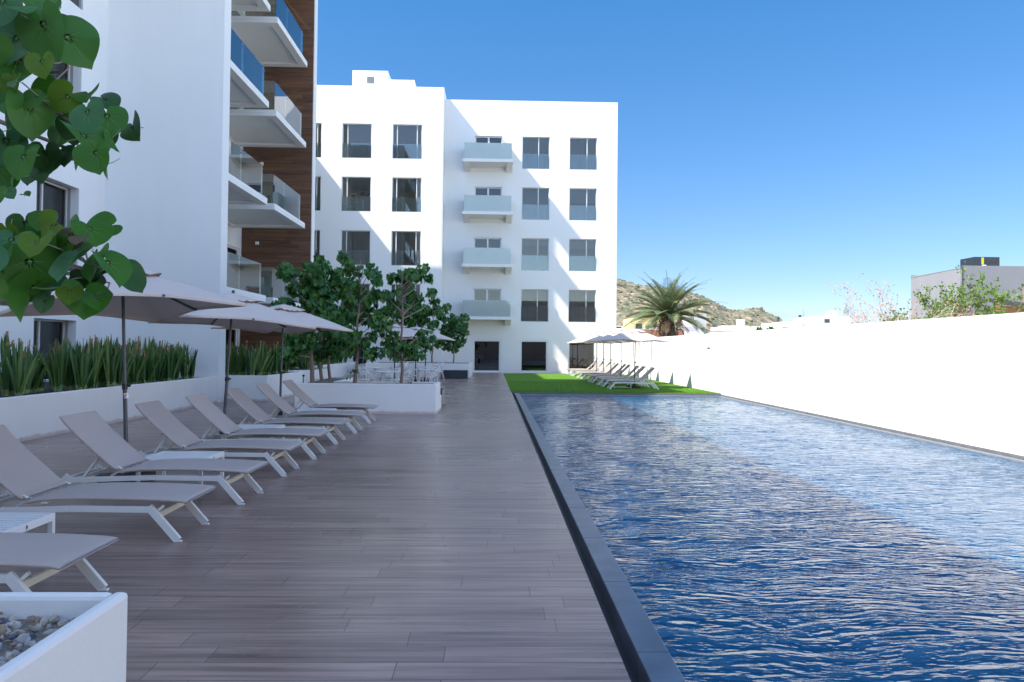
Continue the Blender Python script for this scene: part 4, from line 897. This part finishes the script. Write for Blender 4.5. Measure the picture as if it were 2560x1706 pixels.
def make_tree(label, base, clumps, leafsize, per=30, seed=1, group=None, trunk_r=.045, depth=.45, name='broadleaf_tree', cat='tree', lean=0, top=None, dn=2.6):
    rs = random.Random(seed); o = thing(name, label, cat, base, group=group); B = Vector(base)
    zt = max(z for x, z, r in clumps) if top is None else top
    pts = []
    zz = base[2]-.05; n = 9
    for i in range(n):
        t = i/(n-1); pts.append(Vector((lean*t+.03*math.sin(i*1.7+seed), .03*math.cos(i*2.1), (zt-base[2])*t-.03)))
    b = MB(); b.tube(pts, [trunk_r*(1-.78*i/(n-1)) for i in range(n)], 9)
    tr = b.build('trunk', M['bark'], o)
    lb = MB(); bb = MB()
    for (x, z, r) in clumps:
        c = Vector((x-B.x, rs.gauss(0, depth), z-B.z)); rr = max(r, .12)
        # branch from trunk
        zc = max(.9*(c.z-.5*abs(c.x)), .35*(zt-base[2])*.6); zc = min(zc, pts[-1].z*.97); ti = zc/max(pts[-1].z, .1)*(n-1); i0 = min(int(max(ti, 0)), n-2); a = pts[i0].lerp(pts[i0+1], min(1, max(0, ti-i0)))
        mid = a.lerp(c, .55)+Vector((rs.uniform(-.05, .05), rs.uniform(-.05, .05), -.04))
        bb.tube([a, mid, c], [trunk_r*.36, trunk_r*.24, trunk_r*.10], 5)
        nl = int(per*dn*(rr/.30)**2)+8
        for k in range(nl):
            while True:
                d = Vector((rs.uniform(-1, 1), rs.uniform(-1, 1), rs.uniform(-1, 1)))
                if d.length < 1: break
            d *= (d.length**-.35 if d.length > .05 else 1)
            p = c+Vector((d.x*rr, d.y*rr*1.1, d.z*rr)); s = leafsize*rs.uniform(.7, 1.15)
            mi = rs.choices((0, 1, 2), ((.52, .34, .14)))[0]
            leaf_small(lb, p, s, leafrot(rs, d), mi)
            if k % 5 == 0: bb.tube([c, p], [trunk_r*.09, .003], 3, caps=False)
    lb.build('crown', [M['leaf0'], M['leaf1'], M['leaf2']], o)
    bb.build('branches', M['twig'], o)
    return o
G1 = 'broad-leaved trees around the tiled court'
def near(L, x0, x1): return [c for c in L if x0 <= c[0] < x1]
make_tree('leafy broad-leaved tree with the tallest crown, rising from the left part of the L-shaped planter', (-3.43, 18.6, .68), TA, .145, 26, 5, G1, lean=.1)
make_tree('open slender tree with gaps in its crown, right-hand end of the L-shaped planter', (-2.29, 18.6, .68), TB, .145, 26, 6, G1)
LFa = [c for i, c in enumerate(LEFT) if i % 3 == 0]; LFb = [c for i, c in enumerate(LEFT) if i % 3 == 1]; LFc = [c for i, c in enumerate(LEFT) if i % 3 == 2]
sh = lambda L, dx: [(x+dx, z, r*1.3) for x, z, r in L]
make_tree('dense tree with the nearest of three thin bare trunks in the L-shaped planter', (-4.65, 19.1, .68), sh(LFa, .02), .14, 27, 7, G1, trunk_r=.06, depth=.55, dn=5)
make_tree('dense tree with the middle of three thin bare trunks in the L-shaped planter', (-4.60, 19.9, .68), sh(LFb, 0), .14, 27, 8, G1, trunk_r=.05, depth=.55, dn=5)
make_tree('dense tree with the farthest of three thin bare trunks in the L-shaped planter', (-4.56, 20.8, .68), sh(LFc, -.05), .14, 27, 9, G1, trunk_r=.045, depth=.5, dn=5)
make_tree('tree in the far white planter with its crown partly behind the open slender tree', (-3.40, 41.5, .74), TC, .19, 22, 10, G1, trunk_r=.05, depth=.5)
make_tree('small round-crowned tree at the right end of the far white planter', (-2.24, 42.0, .74), TD, .17, 22, 12, G1, trunk_r=.04, depth=.5)
make_tree('slim tree at the left of the far white planter, mostly hidden by nearer leaves', (-4.9, 41.8, .74), [(-4.9+dx, z, .45) for dx, z in ((0, 3.6), (-.5, 3.1), (.5, 3.0), (.1, 2.7), (-.3, 3.9), (.5, 3.7))], .18, 20, 13, G1, trunk_r=.04, depth=.4)
# sapling shoots in the planter
rs = random.Random(31)
for (x, y, n_, lab) in ((-3.48, 18.5, 9, 'small leafy shoot at the foot of the tallest-crowned tree'), (-2.13, 18.5, 3, 'tiny shoot beside the right-hand trunk in the L-shaped planter')):
    o = thing('shoot', lab, 'plant', (x, y, .68)); b = MB()
    for k in range(n_): leaf_small(b, Vector((rs.uniform(-.12, .12), rs.uniform(-.05, .05), rs.uniform(.03, .04+.035*n_))), .085, leafrot(rs), rs.choice((0, 1, 2)))
    b.build('leaves', [M['leaf0'], M['leaf1'], M['leaf2']], o); b = MB(); b.tube([(0, 0, 0), (.02, 0, .03*n_)], .006, 5); b.build('stem', M['twig'], o)

# ---- big-leaved tree at the left edge, close to the camera
def big_leaf(b, c, s, q, mi, rs):
    """finely modelled heart leaf: s = half width"""
    nr, na = 7, 36; vs = [Vector((0, 0, .0))]
    fold = rs.uniform(.05, .42); twist = rs.uniform(-.5, .5); droop = rs.uniform(.05, .45); wav = rs.uniform(.02, .07); ph_ = rs.uniform(0, 6); skew = rs.uniform(-.10, .10); el = rs.uniform(.92, 1.1)
    TT = (0, .30, .7, 1.2, 1.8, 2.3, 2.7, 3.0, 3.1416); TR = (.12, .56, .78, .90, .95, .97, 1.00, 1.06, 1.17)
    def pos(rho, th):
        a_ = min(th, 2*math.pi-th); rad = float(np.interp(a_, TT, TR))*(1+skew*math.sin(th))
        x = math.sin(th)*rad*rho; y = -math.cos(th)*rad*rho*el
        z = fold*abs(x)**1.2-droop*max(0, y)**2*.45+wav*math.sin(4*th+ph_)*rho**2+twist*x*y*.35-.25*max(0, -y)**2
        for v in (math.pi, math.pi-.7, math.pi+.7, math.pi-1.45, math.pi+1.45): z -= .016*math.exp(-((th-v)/.12)**2)*math.sin(min(1, rho)*math.pi)
        return Vector((x, y, z))
    for j in range(1, nr+1):
        for i in range(na): vs.append(pos(j/nr, 2*math.pi*i/na))
    fs = [(0, 1+i, 1+(i+1) % na) for i in range(na)]
    for j in range(nr-1):
        for i in range(na): fs.append((1+j*na+i, 1+j*na+(i+1) % na, 1+(j+1)*na+(i+1) % na, 1+(j+1)*na+i))
    b.add([c+q @ (v*s) for v in vs], fs, mi, True)
    for v, ln in ((math.pi, .9), (math.pi-.66, .72), (math.pi+.66, .72), (math.pi-1.4, .55), (math.pi+1.4, .55)):
        pts = [c+q @ ((pos(t*ln, v)+Vector((0, 0, .006)))*s) for t in (.0, .25, .5, .75, 1)]
        b.tube(pts, [s*.011, s*.008, s*.006, s*.0035, s*.001], 4, 7 if mi != 4 else 0, caps=False)
    b.tube([c+q @ (Vector((0, 0, .01))*s), c+q @ (Vector((0, -.15, -.35))*s), c+q @ (Vector((0, -.5, -.8))*s)], [s*.03, s*.028, s*.026], 5, 7)
o = thing('large_leaved_tree', 'tree with big heart-shaped leaves at the left edge, closest to the camera', 'tree', (-2.35, 1.75, .60))
BT = Vector((-2.35, 1.75, .60)); rs = random.Random(17); b = MB(); tw = MB()
Rc = Matrix(((0.99963, -0.00999, -0.02520), (-0.02539, -0.01918, -0.99949), (0.00950, 0.99977, -0.01943)))
cl_c = [Vector((-.99, 1.52, 2.27)), Vector((-.93, 1.52, 2.03)), Vector((-.92, 1.52, 1.76))]
FL2 = list(FL)
for (x, y, z, r, ang, t) in FL:
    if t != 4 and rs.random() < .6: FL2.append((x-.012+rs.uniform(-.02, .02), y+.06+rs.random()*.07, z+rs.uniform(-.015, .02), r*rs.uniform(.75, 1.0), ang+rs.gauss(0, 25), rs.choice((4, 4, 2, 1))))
for (x, y, z, r, ang, t) in FL2:
    # leaf faces roughly outward from the branch; tip direction ang (90 = straight down) seen from the court
    yaw = rs.gauss(0, .55); pit = rs.gauss(-.22, .42)
    rot = Rc @ Matrix.Rotation(yaw, 3, 'Y') @ Matrix.Rotation(pit, 3, 'X') @ Matrix.Rotation(R(180-(ang-90)), 3, 'Z')
    c = Vector((x-.025, y, z)) - BT
    q = rot; off = q @ Vector((0, .36*r, 0)); c0 = c-off
    big_leaf(b, c0, r*1.3, q, t, rs)
    cc = min(cl_c, key=lambda k: (k-Vector((x, y, z))).length)-BT
    if rs.random() < .3: tw.tube([c0+q @ Vector((0, -.55*r, -.7*r)), (c0+cc)/2+Vector((0, .16, .01)), cc+Vector((0, .20, -.01))], [.0015, .002, .003], 5, 1)
b.build('crown', [M['big0'], M['big1'], M['big2'], M['big3'], M['big4'], M['big5'], M['big6'], M['vein']], o)
for k, e in enumerate(cl_c):
    e = e-BT+Vector((-.05, .20, 0)); a = Vector((0, 0, 1.55+.45*(2-k)))
    tw.tube([a, a.lerp(e, .4)+Vector((0, 0, .03)), a.lerp(e, .75)+Vector((0, .02, .01)), e+Vector((.05, .02, -.0))], [.018, .011, .007, .003], 8)
tw.build('branches', [M['bark'], M['twig']], o)
tk = MB(); tk.tube([(0, 0, -.05), (.03, 0, .8), (-.02, .03, 1.6), (.04, 0, 2.5), (0, 0, 3.2)], [.05, .045, .04, .03, .015], 10); tk.build('trunk', M['bark'], o)

# ---- date palm behind the wall
o = thing('date_palm', 'bushy date palm with arching grey-green fronds behind the white wall', 'palm tree', (10.0, 42.0, -.4)); rs = random.Random(5)
b = MB(); b.lathe([(.36, 0), (.34, 1.8), (.36, 2.6), (.42, 3.1), (.36, 3.7), (.2, 4.1), (.01, 4.2)], 14)
for i in range(110):
    a = i*2.39996; z = 1.6+i*.019; r = .33+.08*math.sin((z-1.6)/2*2.2); b.bar((r*math.cos(a)*.9, r*math.sin(a)*.9, z), ((r+.16)*math.cos(a), (r+.16)*math.sin(a), z+.26), .09, .04)
b.build('trunk', M['palm_trunk'], o)
def frond(b, az, el, L, curl, dead=0, rs=rs, org=Vector((0, 0, 3.9)), mi=0):
    n = 16; p = Vector(org); pts = [p.copy()]; e = el
    for i in range(n):
        e -= curl/n*(.4+1.4*i/n); d = Vector((math.cos(az)*math.cos(e), math.sin(az)*math.cos(e), math.sin(e))); p = p+d*L/n; pts.append(p.copy())
    b.tube(pts, [.024*(1-.8*i/n) for i in range(n+1)], 4, 1)
    side = Vector((-math.sin(az), math.cos(az), 0))
    for i in range(2, 2*n):
        t = i/(2*n); k = min(int(t*n), n-1); a = pts[k].lerp(pts[k+1], t*n-k); tg = (pts[k+1]-pts[k]).normalized(); up_ = side.cross(tg)
        ll = L*.20*math.sin(min(1, t*1.15+.12)*math.pi)**.6*rs.uniform(.8, 1.1)+.05
        for s in (-1, 1):
            dr = (side*s*.72+tg*.75+up_*(.42 if up_.z > 0 else -.42)+Vector((0, 0, -.15-.5*dead))).normalized()
            w = (tg*.024+up_*.008); tip = a+dr*ll+Vector((0, 0, -.10*ll)); m_ = a+dr*ll*.5
            b.add([a-w*.6, a+w*.6, m_+w*1.1, tip, m_-w*1.1], [(0, 1, 2, 4), (4, 2, 3)], mi if rs.random() > .12 else 1, False)
for i in range(56):
    t = i/55; az = i*2.39996+rs.uniform(-.2, .2); el = R(86-92*t**.9)+rs.gauss(0, .08); L = 2.95+.55*t+rs.uniform(-.35, .3)
    b = MB(); frond(b, az, el, L, R(38+30*t)*rs.uniform(.7, 1.2)); b.build('frond', [M['palm'], M['palm_pale']], o)
for i in range(12):
    b = MB(); az = i*.55+rs.uniform(-.2, .2); frond(b, az, R(-15-rs.uniform(0, 25)), 1.9*rs.uniform(.7, 1.1), R(50), 1); b.build('dead_frond', [M['palm_dead'], M['palm_dead']], o)
b = MB()
for a in (2.6, 2.9, 5.2, .3):
    b.tube([(0, 0, 4.0), (.5*math.cos(a), .5*math.sin(a), 4.25), (.85*math.cos(a), .85*math.sin(a), 3.7)], [.03, .02, .01], 5)
    for k in range(26): b.tube([(.7*math.cos(a), .7*math.sin(a), 4.0), (.85*math.cos(a)+rs.uniform(-.15, .15), .85*math.sin(a)+rs.uniform(-.15, .15), 3.25+rs.uniform(-.1, .3))], .008, 3, caps=False)
b.build('fruit_stalks', M['palm_dead'], o)
for i, (y, ln, lab) in enumerate(((43.6, 1.15, 'dry brown palm frond hanging over the white wall behind the umbrellas, left one of two'), (41.9, 1.35, 'dry brown palm frond hanging over the white wall behind the umbrellas, right one of two'))):
    o2 = thing('hanging_frond', lab, 'palm frond', (8.4, y, 2.26), group='dry fronds hanging over the boundary wall'); b = MB()
    pts = [Vector((.5, .1, .25)), Vector((.1, .03, .13)), Vector((-.08, 0, -.05)), Vector((-.12, -.03, -.6)), Vector((-.11, -.06, -ln))]
    b.tube(pts, [.02, .018, .014, .010, .004], 5)
    for k in range(120):
        t = rs.random()*.95; z = .05-ln*t; x = -.10; ww = .13*math.sin(min(1, t+.15)*math.pi)+.03
        b.add([(x, -.05*t, z), (x-.01, -.05*t+.012, z-.02), (x-rs.uniform(-.03, .07), rs.uniform(-ww, ww), z-.24)], [(0, 1, 2)])
    b.build('frond', M['palm_dead'], o2)

# ---- shrubs over the right-hand wall
def twiggy(name, label, base, h, spread, n_limb, leafmat, leafs, twigmat, seed, leaf=.045, extent=(0, 6.283), low=None):
    rs = random.Random(seed); o = thing(name, label, 'tree', base); bb = MB(); lb = MB()
    def grow(p, d, L, r, lv):
        n = 4; pts = [p.copy()]
        for i in range(n): d = (d+Vector((rs.gauss(0, .16), rs.gauss(0, .16), rs.gauss(.02, .12)))).normalized(); p = p+d*L/n; pts.append(p.copy())
        bb.tube(pts, [r*(1-.5*i/n) for i in range(n+1)], 5 if lv < 2 else 3, caps=False)
        if lv >= 2:
            for q in range(leafs):
                if rs.random() < .75:
                    a = pts[rs.randrange(1, n+1)]+Vector((rs.gauss(0, .05), rs.gauss(0, .05), rs.gauss(0, .05))); m_ = 1 if (low and a.z < low) else 0
                    rr = leafrot(rs); s = leaf*rs.uniform(.6, 1.3)
                    lb.add([a+rr @ (Vector(v)*s) for v in ((0, 0, 0), (-.5, .5, .1), (0, 1.1, 0), (.5, .5, .1))], [(0, 1, 2, 3)], m_)
        if lv < 4:
            for k in range(3 if lv < 2 else 2):
                dd = (d+Vector((rs.gauss(0, .55), rs.gauss(0, .55), rs.gauss(.05, .4)))).normalized(); grow(pts[rs.randrange(2, n+1)].copy(), dd, L*rs.uniform(.55, .8), r*.55, lv+1)
    for i in range(n_limb):
        a = rs.uniform(*extent); grow(Vector((0, 0, h*.30)), Vector((math.cos(a)*spread, math.sin(a)*spread, 1)).normalized(), h*.36, .035, 0)
    bb.tube([(0, 0, 0), (0, 0, h*.32)], [.07, .05], 8)
    bb.build('branches', M[twigmat], o); lb.build('foliage', [M[leafmat], M['brightleaf']], o)
    return o
twiggy('dry_tree', 'nearly bare tree with pinkish dry leaves above the right part of the wall', (12.3, 22.5, -.4), 4.3, 1.1, 9, 'dryleaf', 2, 'paletwig', 3, .055, low=2.75)
twiggy('green_tree', 'bright green feathery tree in front of the grey building, above the wall', (17.3, 26.0, -.4), 4.5, .95, 10, 'brightleaf', 9, 'bark', 8, .085)
twiggy('green_shrub', 'bright green shrub top by the dark window of the grey building', (14.6, 25.0, -.4), 3.6, .7, 6, 'brightleaf', 9, 'bark', 12, .08)

# ================================================================== BACKGROUND BUILDINGS
def house(name, label, x0, x1, y0, y1, h, mat, wins=(), cat='house', z0=-.4, par=0):
    o = thing(name, label, cat, ((x0+x1)/2, y0, z0)); cx = (x0+x1)/2
    b = MB(); b.box(x0-cx, x1-cx, 0, y1-y0, 0, h-z0)
    if par: b.box(x0-cx-.05, x1-cx+.05, -.05, .1, h-z0-par, h-z0+.05)
    b.build('wall', M[mat], o)
    for (a, c, d, e) in wins:
        q = MB(); q.box(a-cx, c-cx, -.03, .02, d-z0, e-z0); f = q.build('window', M['whiteframe'] if mat != 'white_paint' else M['steel'], o)
        q = MB(); q.box(a-cx+.06, c-cx-.06, -.045, -.031, d-z0+.06, e-z0-.06); q.build('pane', M['winpane_far'], f)
    return o
M['winpane_far'] = pmat('far_window', (.03, .04, .05), .15, .1)
house('yellow_house', 'yellow house with terrace at the foot of the hill, left of the palm', 22.5, 27.5, 120, 128, 6.7, 'yellow', [(23.1, 24.3, 4.9, 6.0), (24.7, 27.0, 4.9, 5.6)], par=.9)
house('terracotta_wall', 'terracotta coloured wall behind the palm and the white wall', 8.9, 12.2, 47.0, 47.3, 2.86, 'terracotta', cat='wall')
house('long_grey_building', 'long low pale grey building behind the palm', 18.2, 22.4, 80, 86, 4.1, 'concrete', [(18.8, 20.6, 3.5, 3.95)])
o = house('tower_block', 'plain square pale concrete block right of the palm', 24.7, 26.08, 90, 96.5, 6.04, 'concrete', cat='building')
house('white_house', 'low white building seen over the wall between palm and small fan palms', 12.2, 27.0, 70, 76, 3.35, 'white_paint', [(19.0, 19.8, 2.6, 3.1)])
b = thing('white_villa', 'small white villa with turret on the lower slope of the hill', 'house', (45.5, 140, -.4))
q = MB(); q.box(-5, 4, 0, 6, 0, 5.6); q.box(-1.5, 3.2, -.3, 4, 5.6, 6.7); q.box(1.2, 2.4, 0, 1.2, 6.7, 7.9); q.box(-3.5, -2.2, .5, 2, 5.6, 6.4); q.build('wall', M['white_paint'], b)
q = MB()
for x in (-4, -2.4, -.6, 1.2, 2.8): q.box(x, x+.7, -.02, .01, 4.4, 5.0)
q.box(-5.1, 4.1, -.1, 6.1, 5.55, 5.68, 1); q.build('window', [M['winpane_far'], M['terracotta']], b)
house('white_house', 'long flat white building right of the hill end', 38.3, 44.2, 100, 110, 5.1, 'white_paint', [(39.4, 40.2, 4.2, 4.8)])
house('white_house', 'white building with a railed roof terrace below the antennas', 41.6, 51.5, 106, 114, 5.75, 'white_paint', [(44, 44.9, 4.9, 5.4), (47, 48, 4.9, 5.4)], par=.3)
o = house('white_house', 'white cube building with dome and antennas on its roof', 46.0, 50.6, 104, 112, 6.55, 'white_paint', [(47.0, 47.8, 5.6, 6.2)])
q = MB(); q.lathe([(1.0, 0), (.95, .4), (.7, .75), (.35, .95), (.01, 1.0)], 18, c=(1.2, 3, 6.95)); q.build('dome', M['white_paint'], o)
q = MB()
for x in (2.5, 2.7, 2.95, 3.1): q.tube([(x, 2, 6.9), (x, 2, 8.2)], .03, 5); q.box(x-.07, x+.07, 1.9, 2.0, 7.5, 8.15)
q.build('antenna', M['steel'], o)
o = thing('weather_mast', 'thin mast with small instruments rising left of the domed white building', 'mast', (42.3, 100, 4.9)); q = MB(); q.tube([(0, 0, 0), (0, 0, 2.4)], .04, 5); q.bar((-.3, 0, 1.6), (.3, 0, 1.6), .04, .04); q.build('mast', M['steel'], o); q = MB(); q.box(-.62, -.3, -.1, .1, 1.3, 1.6); q.build('instrument', M['darkmetal'], o)
for i, (x, y, h, lab) in enumerate(((21.0, 58, 3.45, 'small fan palm, left of two poking above the wall near the hill end'), (21.9, 58, 3.5, 'small fan palm, right of two poking above the wall near the hill end'), (50.5, 130, 7.6, 'tiny palm top above the long flat white building'))):
    o = thing('fan_palm', lab, 'palm tree', (x, y, -.4)); rs2 = random.Random(i); q = MB(); q.tube([(0, 0, 0), (0, 0, h)], .12, 8); q.build('trunk', M['palm_trunk'], o); q = MB()
    for k in range(60):
        a = rs2.uniform(0, 6.28); e = rs2.uniform(-.1, 1.3); L = .55; d = Vector((math.cos(a)*math.cos(e), math.sin(a)*math.cos(e), math.sin(e))); s = Vector((-math.sin(a), math.cos(a), 0)); c = Vector((0, 0, h)); q.add([c, c+d*L*.6+s*.05, c+d*L, c+d*L*.6-s*.05], [(0, 1, 2, 3)])
    q.build('crown', M['brightleaf'], o)
# terrace with vans at the hill foot
b = MB(); b.box(28, 46, 226, 246, -.4, 6.9); struct(b.build('terrace', M['dirt']))
def van(x, y, rz, lab):
    o = thing('parked_van', lab, 'van', (x, y, 6.9), rz, group='vans parked below the hill')
    b = MB(); pr = [(-2.4, .35), (2.3, .35), (2.4, .9), (2.0, 1.15), (1.45, 1.95), (-2.3, 2.0), (-2.4, .6)]; n = len(pr)
    b.add([(px_, -.95, z) for px_, z in pr]+[(px_, .95, z) for px_, z in pr], [tuple(range(n)), tuple(range(2*n-1, n-1, -1))]+[(i, (i+1) % n, n+(i+1) % n, n+i) for i in range(n)]); b.build('body', M['white_paint'], o)
    b = MB(); b.box(-1.9, 1.2, -.965, -.952, 1.2, 1.75); b.box(-1.9, 1.2, .952, .965, 1.2, 1.75); b.build('window', M['winpane_far'], o)
    for wx in (-1.5, 1.5):
        for wy in (-.85, .85):
            b = MB(); b.tube([(wx, wy-.12, .35), (wx, wy+.12, .35)], .35, 14); b.build('wheel', M['black'], o)
van(38.6, 230, 0, 'white van at the foot of the hill, left of the yellow house'); van(33.0+10.5, 230, R(80), 'second white van parked just right of the first, below the hill')

# white apartment row added outside the frame to bounce sunlight (also reflected in balcony glass)
house('white_apartments', 'out-of-view white apartment row added to the right of the pool', 22.0, 30.0, -28, 26, 11.0, 'white_paint', [(23, 25, 1.5, 3.5)], cat='building')
house('shaded_apartments', 'pale apartment block closing the near end of the pool court, behind the viewpoint', -9.0, 21.0, -34, -26, 9.5, 'concrete', [(x, x+2.2, z, z+1.7) for x in (-6, -1, 4, 9, 14) for z in (1.2, 4.4, 7.2)], cat='building')
# grey building with roof unit
o = thing('grey_building', 'plain grey rendered building behind the right end of the wall', 'building', (26.1, 40.6, -.4)); b = MB()
Pg = lambda u, v, w: (w, u, v)
facade(b, Pg, 0, 5.0, 0, 6.72, [(.15, 1.25, 3.9, 4.98)], D=1.0)
b.quad((0, 0, 0), (12, 0, 0), (12, 0, 6.86), (0, 0, 6.86)); b.quad((0, 5, 0), (12, 5, 0), (12, 5, 6.8), (0, 5, 6.8)); b.add([(0, 0, 6.72), (12, 0, 6.86), (12, 5, 6.8), (0, 5, 6.6)], [(0, 1, 2, 3)]); b.quad((0, 0, 6.71), (0, 0, 6.73), (0, 5, 6.62), (0, 5, 6.6))
b.build('wall', [M['greywall'], M['interior']], o)
b = MB(); b.box(.10, .16, .2, 1.2, 3.95, 4.93); b.build('window', M['doorglass'], o)
b = MB(); b.tube([(-.03, -.04, .5), (-.03, -.04, 6.75), (.10, .05, 6.85), (.3, .1, 6.8)], .035, 8); b.build('drainpipe', M['darkmetal'], o)
b = MB(); b.lathe([(.01, 0), (.10, .02), (.10, .12), (.01, .14)], 12, c=(.35, -.10, 5.7)); b.build('wall_light', M['darkmetal'], o)
o = thing('roof_unit', 'dark grey cooling unit with yellow sticker on the roof of the grey building', 'air conditioner', (27.75, 42.0, 6.42))
b = MB(); b.box(0, 1.5, 0, 1.3, 0, .72); b.build('casing', M['dark_box'], o, bevel=.02)
b = MB()
for i in range(9): b.box(.72, 1.46, -.03, -.002, .06+i*.07, .095+i*.07)
b.build('grille', M['darkmetal'], o)
b = MB(); b.box(.42, .56, -.012, -.002, .28, .68); b.build('sticker', M['yellow_sticker'], o); b = MB(); b.box(.45, .70, -.012, -.002, .12, .26); b.build('sticker', M['white_paint'], o)
o = thing('timber_shelter', 'orange timber porch half hidden by the green tree at the right edge', 'porch', (26.2, 38.0, -.4)); b = MB()
b.box(.3, 1.6, 0, .1, 3.6, 4.45); b.box(.3, 1.6, .1, 1.2, 3.6, 3.7); b.build('timber_panel', M['timber'], o)
b = MB(); b.add([(0, -.3, 4.75), (1.9, -.3, 4.45), (1.9, 1.4, 4.55), (0, 1.4, 4.85), (0, -.3, 4.82), (1.9, -.3, 4.52), (1.9, 1.4, 4.62), (0, 1.4, 4.92)], [(0, 1, 2, 3), (4, 5, 6, 7), (0, 1, 5, 4), (1, 2, 6, 5), (2, 3, 7, 6), (3, 0, 4, 7)]); b.build('roof', M['darkmetal'], o)
b = MB(); b.box(1.45, 1.65, -.25, -.05, 0, 5.6); b.box(.0, .12, -.2, -.1, 0, 4.75); b.build('post', M['timber'], o)

# ================================================================== WORKER AND LADDER IN THE WINDOW
def worker():
    o = thing('person', 'man in maroon shirt and pale jeans holding up a drill inside an upper window', 'person', (-8.62, 48.55, 10.23))
    V = [(0, 0, .93), (.0, 0, 1.12), (-.01, 0, 1.32), (0, 0, 1.44), (.01, 0, 1.50), (.02, -.01, 1.58), (.02, -.01, 1.68)]
    Rr = [.13, .125, .135, .10, .055, .085, .07]
    E = [(0, 1), (1, 2), (2, 3), (3, 4), (4, 5), (5, 6)]
    def chain(start, pts):
        p = start
        for (co, r) in pts: V.append(co); Rr.append(r); E.append((p, len(V)-1)); p = len(V)-1
        return p
    chain(0, [((.02, .09, .86), .095), ((.04, .10, .50), .062), ((.0, .11, .10), .042), ((.12, .12, .04), .036)])
    chain(0, [((.02, -.09, .86), .095), ((.07, -.11, .50), .062), ((.04, -.12, .10), .042), ((.16, -.13, .04), .036)])
    h = chain(2, [((.01, -.17, 1.38), .058), ((.20, -.20, 1.20), .045), ((.40, -.12, 1.34), .034), ((.46, -.10, 1.37), .030)])
    h2 = chain(2, [((.01, .17, 1.38), .058), ((.24, .20, 1.26), .045), ((.42, .06, 1.42), .034), ((.48, .02, 1.45), .030)])
    for hh, (hx, hy, hz) in ((h, (.46, -.10, 1.37)), (h2, (.48, .02, 1.45))):
        for k in range(4): chain(hh, [((hx+.04, hy-.03+.02*k, hz+.03), .009), ((hx+.07, hy-.02+.013*k, hz+.055-.004*k), .008)])
        chain(hh, [((hx+.01, hy+.035, hz+.035), .010), ((hx+.03, hy+.03, hz+.06), .008)])
    chain(5, [((.115, -.01, 1.595), .014)])   # nose
    chain(5, [((.02, -.10, 1.60), .016)]); chain(5, [((.02, .08, 1.60), .016)])
    me = bpy.data.meshes.new('body'); me.from_pydata(V, E, []); ob = bpy.data.objects.new('body', me); col.objects.link(ob); ob.parent = o
    sk = ob.modifiers.new('skin', 'SKIN'); 
    for i, r in enumerate(Rr): me.skin_vertices[0].data[i].radius = (r, r)
    me.skin_vertices[0].data[0].use_root = True
    s = ob.modifiers.new('sub', 'SUBSURF'); s.levels = 2; s.render_levels = 2; me.materials.append(M['skin'])
    b = MB(); b.tube([(0, 0, .98), (0, 0, 1.12), (-.01, 0, 1.20)], [.165, .155, .158], 14); b.build('shirt_hem', M['shirt_low'], o)
    b = MB(); b.tube([(-.01, 0, 1.19), (-.01, 0, 1.34), (0, 0, 1.45), (.005, 0, 1.49)], [.160, .172, .125, .075], 14)
    for s_, e in ((-1, (.14, -.20, 1.24)), (1, (.16, .20, 1.29))): b.tube([(0, s_*.13, 1.40), (.01, s_*.18, 1.37), e], [.085, .075, .066], 10)
    b.build('shirt', M['shirt'], o)
    b = MB(); b.tube([(0, 0, 1.0), (0, 0, .90)], [.158, .155], 12)
    for s_, kn, ft in ((1, (.04, .10, .50), (.0, .11, .09)), (-1, (.07, -.11, .50), (.04, -.12, .09))): b.tube([(.01, s_*.08, .93), (.03, s_*.095, .78), kn, ft], [.108, .10, .078, .065], 12)
    b.build('jeans', M['jeans'], o)
    b = MB(); b.lathe([(.082, -.02), (.098, .03), (.092, .08), (.055, .12), (.01, .13)], 14, c=(-.005, -.01, 1.62)); b.build('hair', M['hair'], o)
    b = MB()
    for y in (-.045, .022): b.lathe([(.004, 0), (.009, .008), (.004, .016)], 6, c=(.098, y, 1.612))
    b.box(.088, .102, -.03, .01, 1.545, 1.552); b.build('face_detail', M['hair'], o)
    d = thing('drill', 'dark cordless drill held up by the man in the upper window', 'drill', (-8.10, 48.5, 11.60))
    b = MB(); b.bar((0, 0, .02), (.12, 0, .17), .07, .07); b.bar((.0, 0, 0), (.06, 0, -.10), .04, .05); b.build('body', M['darkmetal'], d); b = MB(); b.tube([(.12, 0, .17), (.24, 0, .34)], .012, 6); b.build('bit', M['steel'], d)
    l = thing('ladder', 'white step ladder with yellow top beside the man in the upper window', 'ladder', (-9.33, 48.9, 10.23)); b = MB()
    for s_ in (-1, 1):
        b.bar((s_*.30, -.25, 0), (s_*.20, 0, 1.42), .03, .06); b.bar((s_*.30, .40, 0), (s_*.20, .05, 1.42), .03, .05)
    for k in range(1, 5): t = k/5; b.box(-.30+.10*t, .30-.10*t, -.26+.25*t, -.18+.25*t, 1.42*t-.02, 1.42*t+.02)
    b.build('frame', M['plastic'], l); b = MB(); b.box(-.22, .22, -.05, .12, 1.42, 1.50); b.box(-.25, .25, -.12, .02, 1.12, 1.17); b.build('top', M['yellow_sticker'], l)
worker()
